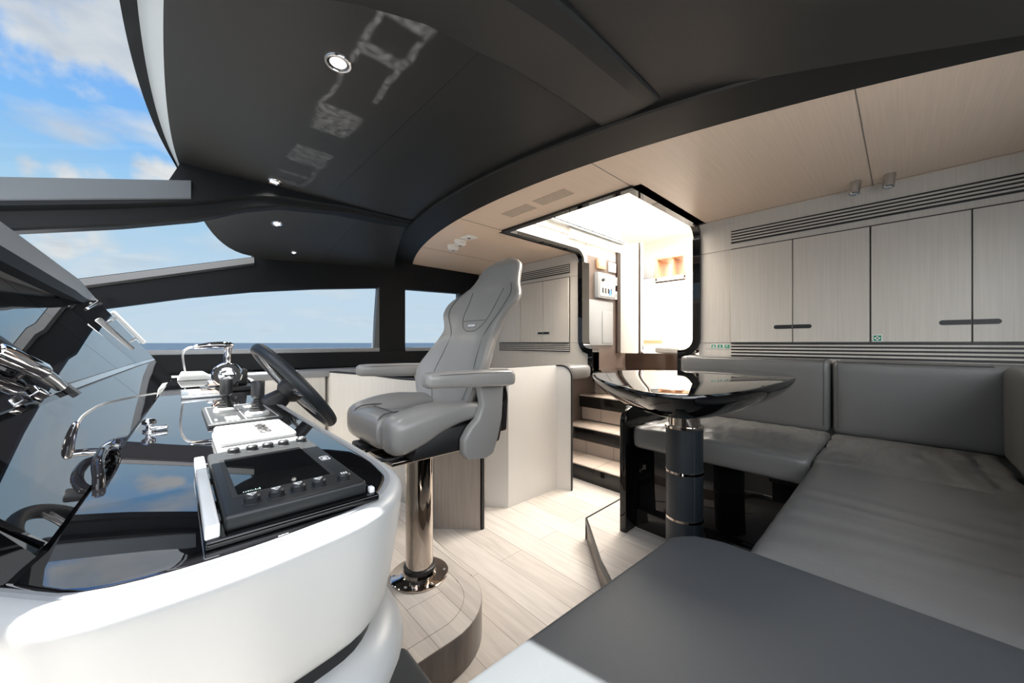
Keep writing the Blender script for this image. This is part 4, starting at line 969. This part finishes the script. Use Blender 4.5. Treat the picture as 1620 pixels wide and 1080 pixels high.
bm = NB(); rbox(bm, .19, .27, 2.42, 2.60, G, 1.016, .003); o = obj('switch_block', bm, 'black_satin'); tag(o, 'low black switch block behind the throttle', 'switch')
# ---- steering wheel
wc = Vector((.325, 1.55, 1.055)); wn = Vector((.30, 0, .24)).normalized(); Mw = basis(wc, wn, (0, 1, 0)); RW = .185
t = thing('steering_wheel', wc, 'dark leather rimmed steering wheel with metal spokes', 'steering wheel')
bm = NB(); rings = []
for i in range(64):
    a = 2*PI*i/64; rings.append([Mw @ Vector(((RW+.0165*math.cos(b)*1.05)*math.cos(a), (RW+.0165*math.cos(b)*1.05)*math.sin(a), .020*math.sin(b))) for b in [2*PI*k/18 for k in range(18)]])
rings.append(rings[0]); loft(bm, rings, caps=False); bmesh.ops.remove_doubles(bm, verts=bm.verts[:], dist=1e-5); obj('rim', bm, 'table_leather', t)
bm = NB(); 
for a in (55, 125, 180, 0, 270):
    u = math.radians(a); i0 = Mw @ Vector((RW*math.cos(u), RW*math.sin(u), 0))
for a in (60, 180, 300):
    for da in (-5, 5):
        u = math.radians(a+da); u2 = math.radians(a+da*.6); bm = bm if False else NB()
        tube(bm, crom([Mw @ Vector((.035*math.cos(u2), .035*math.sin(u2), -.02)), Mw @ Vector((.10*math.cos(u), .10*math.sin(u), -.014)), Mw @ Vector((.176*math.cos(u), .176*math.sin(u), -.004))], 4), [.008]*5+[.0055]*4, 10); obj('spoke', bm, 'steel', t)
bm = NB(); lathe(bm, [(.03, -.05), (.045, -.035), (.048, -.015), (.044, -.002), (.03, .004), (.001, .006)], Mw, 36); obj('hub', bm, 'dark_plastic', t)
bm = NB(); lathe(bm, [(.05, -.14), (.045, -.1), (.032, -.05)], Mw, 28); obj('column', bm, 'black_satin', t)
for a in (40, 140): 
    pass
# ================================================================ PILOT CHAIR
CYY = 1.52; CXX = .824
ch = thing('pilot_chair', (CXX, CYY, .149), 'grey leather pilot chair with armrests on a polished pedestal', 'chair')
bm = NB(); Mz = basis((CXX, CYY, .149), (0, 0, 1))
lathe(bm, [(.132, 0), (.132, .006), (.125, .009), (.09, .011), (.076, .016), (.070, .03)], Mz, 56); bp_ = obj('base_flange', bm, 'nickel', ch)
for k in range(6):
    a = PI/6+k*PI/3; c_ = Vector((CXX+.112*math.cos(a), CYY+.112*math.sin(a), .157)); bm = NB(); lathe(bm, [(.007, 0), (.007, .003), (.003, .0045)], basis(c_, (0, 0, 1)), 14); obj('bolt', bm, 'steel', bp_)
bm = NB(); lathe(bm, [(.071, .02), (.071, .045), (.066, .048)], Mz, 56); obj('collar', bm, 'black_satin', ch)
bm = NB(); lathe(bm, [(.062, .046), (.062, .60)], Mz, 56); obj('pedestal_column', bm, 'nickel', ch)
bm = NB(); rbox(bm, .60, 1.03, CYY-.20, CYY+.20, .745, .760, .003); obj('slide_rail', bm, 'nickel', ch)
bm = NB(); prism(bm, [(.66, .762), (1.10, .762), (1.12, .84), (1.0, .87), (.70, .87), (.67, .80)], 'y', CYY-.25, CYY+.25, r=.012); obj('seat_pan', bm, 'black_satin', ch)
bm = NB(); tube(bm, crom([(.66, CYY-.17, .77), (.59, CYY-.16, .765), (.55, CYY-.08, .77), (.575, CYY-.02, .775), (.64, CYY-.03, .775)], 6), .007, 10); obj('adjuster_handle', bm, 'black_satin', ch)
bm = NB(); rbox(bm, .55, .62, CYY+.02, CYY+.09, .765, .80, .008); obj('height_lever', bm, 'dark_plastic', ch)
# seat cushion: centre and two bolsters in one skin each
def seat_profile(bm, yc, hw, prof, puff, n=20):
    # prof: list of (x, ztop, zbot); section superellipse in y-z
    rings = []
    P = crom([(x, zt, zb) for x, zt, zb in prof], 4)
    for p in P:
        x, zt, zb = p; zc = (zt+zb)/2; hz = max(.002, (zt-zb)/2); ring = []
        for k in range(n*2):
            u = 2*PI*k/(n*2); c_, s_ = math.cos(u), math.sin(u)
            ring.append((x, yc+hw(x)*math.copysign(abs(c_)**puff, c_), zc+hz*math.copysign(abs(s_)**puff, s_)))
        rings.append(ring)
    loft(bm, rings)
bm = NB(); seat_profile(bm, CYY, lambda x: .150, [(.560, .885, .845), (.568, .915, .815), (.60, .932, .795), (.66, .930, .80), (.76, .910, .82), (.9, .898, .82), (1.03, .905, .83)], .32); sc = obj('seat_cushion', bm, 'chair_leather', ch, 60)
for s in (-1, 1):
    bm = NB(); P = []
    prof = [(.575, .90, .84, .03), (.585, .925, .805, .06), (.62, .945, .785, .078), (.70, .965, .80, .082), (.80, .972, .845, .08), (.90, .965, .872, .075), (1.0, .955, .88, .068), (1.06, .94, .885, .055)]
    rings = []
    for p, w in zip(crom([(a, b, c) for a, b, c, d in prof], 4), [v.x for v in crom([(d, 0, 0) for a, b, c, d in prof], 4)]):
        x, zt, zb = p; zc = (zt+zb)/2; hz = (zt-zb)/2; ring = []
        for k in range(32):
            u = 2*PI*k/32; c_, s_ = math.cos(u), math.sin(u); yy = w*math.copysign(abs(c_)**.75, c_)*s; zz = hz*math.copysign(abs(s_)**.7, s_)
            if c_ < 0: zz -= .022*abs(c_)*max(0, s_)
            ring.append((x, CYY+s*.185+yy, zc+zz))
        rings.append(ring)
    loft(bm, rings); obj('seat_bolster', bm, 'chair_leather', ch, 60)
bm = NB()
for s in (-1, 1): tube(bm, crom([(.562, CYY+s*.128, .87), (.585, CYY+s*.128, .928), (.65, CYY+s*.125, .94), (.80, CYY+s*.125, .925), (.95, CYY+s*.125, .915)], 6), .0028, 6)
tube(bm, [(.66, CYY-.12, .9325), (.66, CYY+.12, .9325)], .002, 6); obj('seat_piping', bm, 'stitch', ch)
# backrest
SP = [(.86, .965), (.93, .985), (1.0, 1.005), (1.1, 1.04), (1.25, 1.10), (1.42, 1.195), (1.56, 1.27), (1.70, 1.33)]
HW = [(.86, .13), (.90, .175), (.95, .22), (1.0, .25), (1.06, .268), (1.12, .268), (1.18, .245), (1.25, .222), (1.31, .228), (1.37, .268), (1.42, .295), (1.46, .285), (1.50, .235), (1.53, .195), (1.57, .172), (1.61, .158), (1.645, .140), (1.67, .112), (1.685, .075), (1.692, .03)]
WG = [(.86, .03), (.95, .085), (1.08, .105), (1.2, .07), (1.28, .045), (1.38, .075), (1.45, .06), (1.53, .02), (1.69, .0)]
def smooth_tab(t, x):
    # averaged lookup gives rounded outline
    return sum(lerp_tab(t, x+d) for d in (-.012, -.004, .004, .012))/4
def back_pt(z, v, side=0, off=0):
    # v in -1..1 across; front surface
    w = smooth_tab(HW, z); wg = smooth_tab(WG, z); cx2 = lerp_tab(SP, z)
    x = cx2-wg*abs(v)**2.6
    x -= .018*max(0, 1-abs(v)*1.6)*(1 if z > 1.5 else .3)*math.sin(PI*min(1, max(0, (z-.86)/.83)))
    return Vector((x-off, CYY+w*v, z+off*.3))
zz = [.86+.0*i for i in range(1)]+[.86+(1.60-.86)*i/44 for i in range(1, 45)]+[1.61+(1.692-1.61)*i/12 for i in range(13)]
bm = NB(); rings = []
for z in zz:
    w = smooth_tab(HW, z); ring = []; N_ = 22; cap = min(1, (1.694-z)/.05)**.5 if z > 1.644 else 1; cap2 = min(1, (z-.855)/.03+.2)
    th = .088*cap*cap2+.006
    for i in range(N_+1):
        v = -1+2*i/N_; ve = math.sin(v*PI/2); p = back_pt(z, ve*.985); p.x += .018*abs(ve)**8+(1-cap)*.035; ring.append(p)
    for i in range(N_+1):
        v = 1-2*i/N_; ve = math.sin(v*PI/2); p = back_pt(z, ve*.985); p.x += .018*abs(ve)**8*0+(1-cap)*.035+th*(1-abs(ve)**6*.55); ring.append(p)
    rings.append(ring)
loft(bm, rings); bk = obj('backrest', bm, 'chair_leather', ch, 70)
def seam(bm, pts_, r=.0017):
    tube(bm, crom([back_pt(z, v, off=.0008) for z, v in pts_], 8), r, 6)
bm = NB(); seam(bm, [(1.50, -.56), (1.44, -.42), (1.36, -.43), (1.31, -.36), (1.283, -.18), (1.28, 0), (1.283, .18), (1.31, .36), (1.36, .43), (1.44, .42), (1.50, .56)])
for s in (-1, 1): seam(bm, [(.93, s*.62), (1.05, s*.62), (1.18, s*.60), (1.27, s*.66), (1.38, s*.82), (1.46, s*.83), (1.52, s*.88)])
seam(bm, [(1.335, -.41), (1.335, 0), (1.335, .41)], .0012)
obj('stitching', bm, 'stitch', bk)
bm = NB(); p = back_pt(1.307, 0, off=.0); nrm_ = Vector((-1, 0, .42)).normalized(); Ml = basis(p+nrm_*.004, nrm_, (0, -1, 0)); rbox(bm, -.032, .032, -.010, .010, -.004, .001, .002, M=Ml); lb = obj('badge', bm, 'grey_plastic', bk)
bm = NB(); tb = text_bm('RECARO', .015, .0005); merge(bm, tb, Ml @ Matrix.Translation((0, 0, .0016))); obj('badge_lettering', bm, 'white_print', lb) if False else obj('badge_lettering', bm, 'white_print', bk)
# black recline mechanism behind
bm = NB(); prism(bm, [(1.02, .80), (1.16, .80), (1.17, .95), (1.15, 1.08), (1.10, 1.09), (1.06, .98)], 'y', CYY-.235, CYY+.235, r=.012); mech = obj('back_shell', bm, 'black_satin', ch)
for s in (-1, 1):
    bm = NB(); cyl(bm, (1.10, CYY+s*.232, .98), (1.10, CYY+s*.262, .98), .035, 28); obj('recline_knob', bm, 'black_lacquer', mech)
# armrests
for s in (-1, 1):
    y = CYY+s*.335
    bm = NB(); rings = []
    for x, hw, hz, zc in ((.660, .012, .010, 1.080), (.664, .026, .022, 1.080), (.678, .034, .029, 1.080), (.72, .037, .031, 1.080), (.9, .038, .035, 1.074), (1.06, .037, .036, 1.068), (1.085, .034, .032, 1.067), (1.092, .022, .02, 1.067)):
        rings.append([(x, y+hw*math.copysign(abs(math.cos(u))**.6, math.cos(u)), zc+hz*math.copysign(abs(math.sin(u))**.6, math.sin(u))) for u in [2*PI*k/28 for k in range(28)]])
    loft(bm, rings); ar = obj('armrest', bm, 'chair_leather', ch, 60)
    bm = NB(); tube(bm, crom([(.672, y-.020, 1.098), (.72, y-.033, 1.100), (.9, y-.034, 1.098), (1.07, y-.033, 1.092)], 4), .0016, 6); obj('armrest_piping', bm, 'stitch', ar)
    yb = 1.245 if s < 0 else 2*CYY-1.245
    pts_ = [(p.x, p.z) for p in [at_y(px, py, 1.245) for px, py in ((754, 604), (793, 604), (790, 660), (784, 690), (777, 716), (766, 723), (738, 727), (730, 718), (730, 695), (740, 676), (752, 662), (760, 640))]]
    bm = NB(); prism(bm, pts_, 'y', yb-.022, yb+.022, r=.012, seg=4, ang=.9); obj('armrest_bracket', bm, 'chair_leather', ch, 50)
# ================================================================ SALOON THINGS
YW = 2.06
def wallbox(name, px0, px1, py0, py1, d, m, label, cat, extra=None):
    a = at_y(px0, py0, YW); b = at_y(px1, py1, YW); xm = (a.x+b.x)/2; z1 = at_y((px0+px1)/2, py0, YW).z; z0 = at_y((px0+px1)/2, py1, YW).z
    t = thing(name, (xm, YW, z0), label, cat); bm = NB(); rbox(bm, a.x, b.x, YW-d, YW-.0005, z0, z1, .004); h = obj('housing', bm, m, t)
    return t, a.x, b.x, z0, z1
t, x0, x1, z0, z1 = wallbox('control_box', 940, 967, 434, 473, .05, 'grey_plastic', 'grey wall control box with dial and switches inside the stair opening', 'control box')
bm = NB(); rbox(bm, x0+.02, x1-.02, YW-.056, YW-.049, z0+.02, z1-.02, .002); fp = obj('front_panel', bm, 'steel', t)
bm = NB(); cyl(bm, (x0+.07, YW-.055, z1-.07), (x0+.07, YW-.068, z1-.07), .015, 24); obj('dial', bm, 'black_satin', fp)
bm = NB(); box(bm, x0+.12, x1-.05, YW-.059, YW-.055, z1-.09, z1-.05); obj('display_window', bm, 'white_gloss', fp)
bm = NB()
for k in range(4): box(bm, x0+.06+k*.05, x0+.075+k*.05, YW-.06, YW-.055, z0+.05, z0+.10)
obj('switches', bm, 'dark_print', fp)
bm = NB(); box(bm, x0+.19, x0+.21, YW-.062, YW-.056, z0+.03, z0+.09); obj('tag', bm, 'blue_tag', fp)
for args, inner_m in (((943, 955, 411, 426, .03, 'tan_wood', 'tan framed small wall controller above the grey control box', 'wall controller'), 'white_gloss'),
             ((962, 972, 416, 431, .02, 'white_gloss', 'white thermostat with grey screen, highest beside the tan controller', 'thermostat'), 'grey_trim'),
             ((969, 975, 439, 452, .02, 'white_gloss', 'small white switch plate just right of the grey control box', 'switch'), 'grey_trim'),
             ((969, 975, 461, 474, .02, 'white_gloss', 'small white switch plate, lowest beside the grey control box', 'switch'), 'grey_trim')):
    t, x0, x1, z0, z1 = wallbox('wall_controller' if inner_m == 'white_gloss' else 'thermostat' if args[0] == 962 else 'wall_switch', *args)
    bm = NB(); w = x1-x0; box(bm, x0+w*.25, x1-w*.25, YW-args[4]-.003, YW-args[4]+.001, z0+(z1-z0)*.3, z1-(z1-z0)*.3); obj('screen', bm, inner_m, t)
t, x0, x1, z0, z1 = wallbox('locker', 925, 966, 476, 546, .03, 'grey_plastic', 'glossy grey white locker door low inside the stair opening', 'locker')
bm = NB(); rbox(bm, x0+.25, x1-.02, YW-.036, YW-.029, z0+.02, z1-.10, .003); obj('door', bm, 'grey_plastic', t)
# far saloon furniture
def far(px, py, X=4.5): return at_x(px, py, X)
a, b = far(1036, 408), far(1085, 443)
t = thing('wall_shelf', (4.6, (a.y+b.y)/2, b.z), 'tan wooden open box shelf high in the bright saloon', 'shelf')
y1, y0, z0, z1 = a.y, b.y, b.z, a.z
bm = NB(); rbox(bm, 4.5, 4.85, y0, y1, z1-.03, z1, .004); obj('top_board', bm, 'tan_wood', t)
bm = NB(); rbox(bm, 4.5, 4.85, y0, y1, z0, z0+.03, .004); obj('bottom_board', bm, 'tan_wood', t)
for b_ in ((4.5, y1-.03, y1), (4.5, y0, y0+.03), (4.52, y0+.16, y0+.18)):
    bm = NB(); rbox(bm, b_[0], 4.85, b_[1], b_[2], z0+.03, z1-.03, .002); obj('side_board', bm, 'tan_wood', t)
a, b = far(1012, 443), far(1098, 590)
t = thing('saloon_cabinet', (4.8, (a.y+b.y)/2, 1.1), 'tall white cabinet under the tan shelf in the saloon', 'cabinet')
bm = NB(); rbox(bm, 4.5, 5.3, b.y, a.y, 1.1, a.z, .01); obj('body', bm, 'white_wall', t)
c0, c1 = far(1053, 482), far(1084, 555); bm = NB(); rbox(bm, 4.488, 4.5, c1.y, c0.y, 1.14, c0.z, .002); d = obj('door', bm, 'white_wall', t)
c0, c1 = far(1010, 538), far(1048, 543); bm = NB(); rbox(bm, 4.47, 4.5, c1.y, c0.y, c1.z, c0.z, .002); obj('rail', bm, 'tan_wood', t)
c0 = far(1012, 512); bm = NB(); rbox(bm, 4.485, 4.5, c0.y-.02, c0.y+.01, c0.z-.03, c0.z+.03, .003); obj('handle', bm, 'dark_plastic', t)
a, b = far(1013, 412, 4.7), far(1034, 440, 4.7); bm = NB(); rbox(bm, 4.7, 4.9, b.y, a.y, b.z, a.z, .03); o = obj('storage_bin', bm, 'grey_plastic'); tag(o, 'pale grey box beside the tan shelf in the saloon', 'box')
a, b = far(1038, 556, 3.95), far(1075, 585, 3.95)
bm = NB(); cushion(bm, (3.9, b.y, 1.105), (4.3, a.y, 1.17), .03, (6, 6, 3)); o = obj('floor_cushion', bm, 'leather'); tag(o, 'grey cushion on the saloon floor at the top of the stairs', 'cushion')
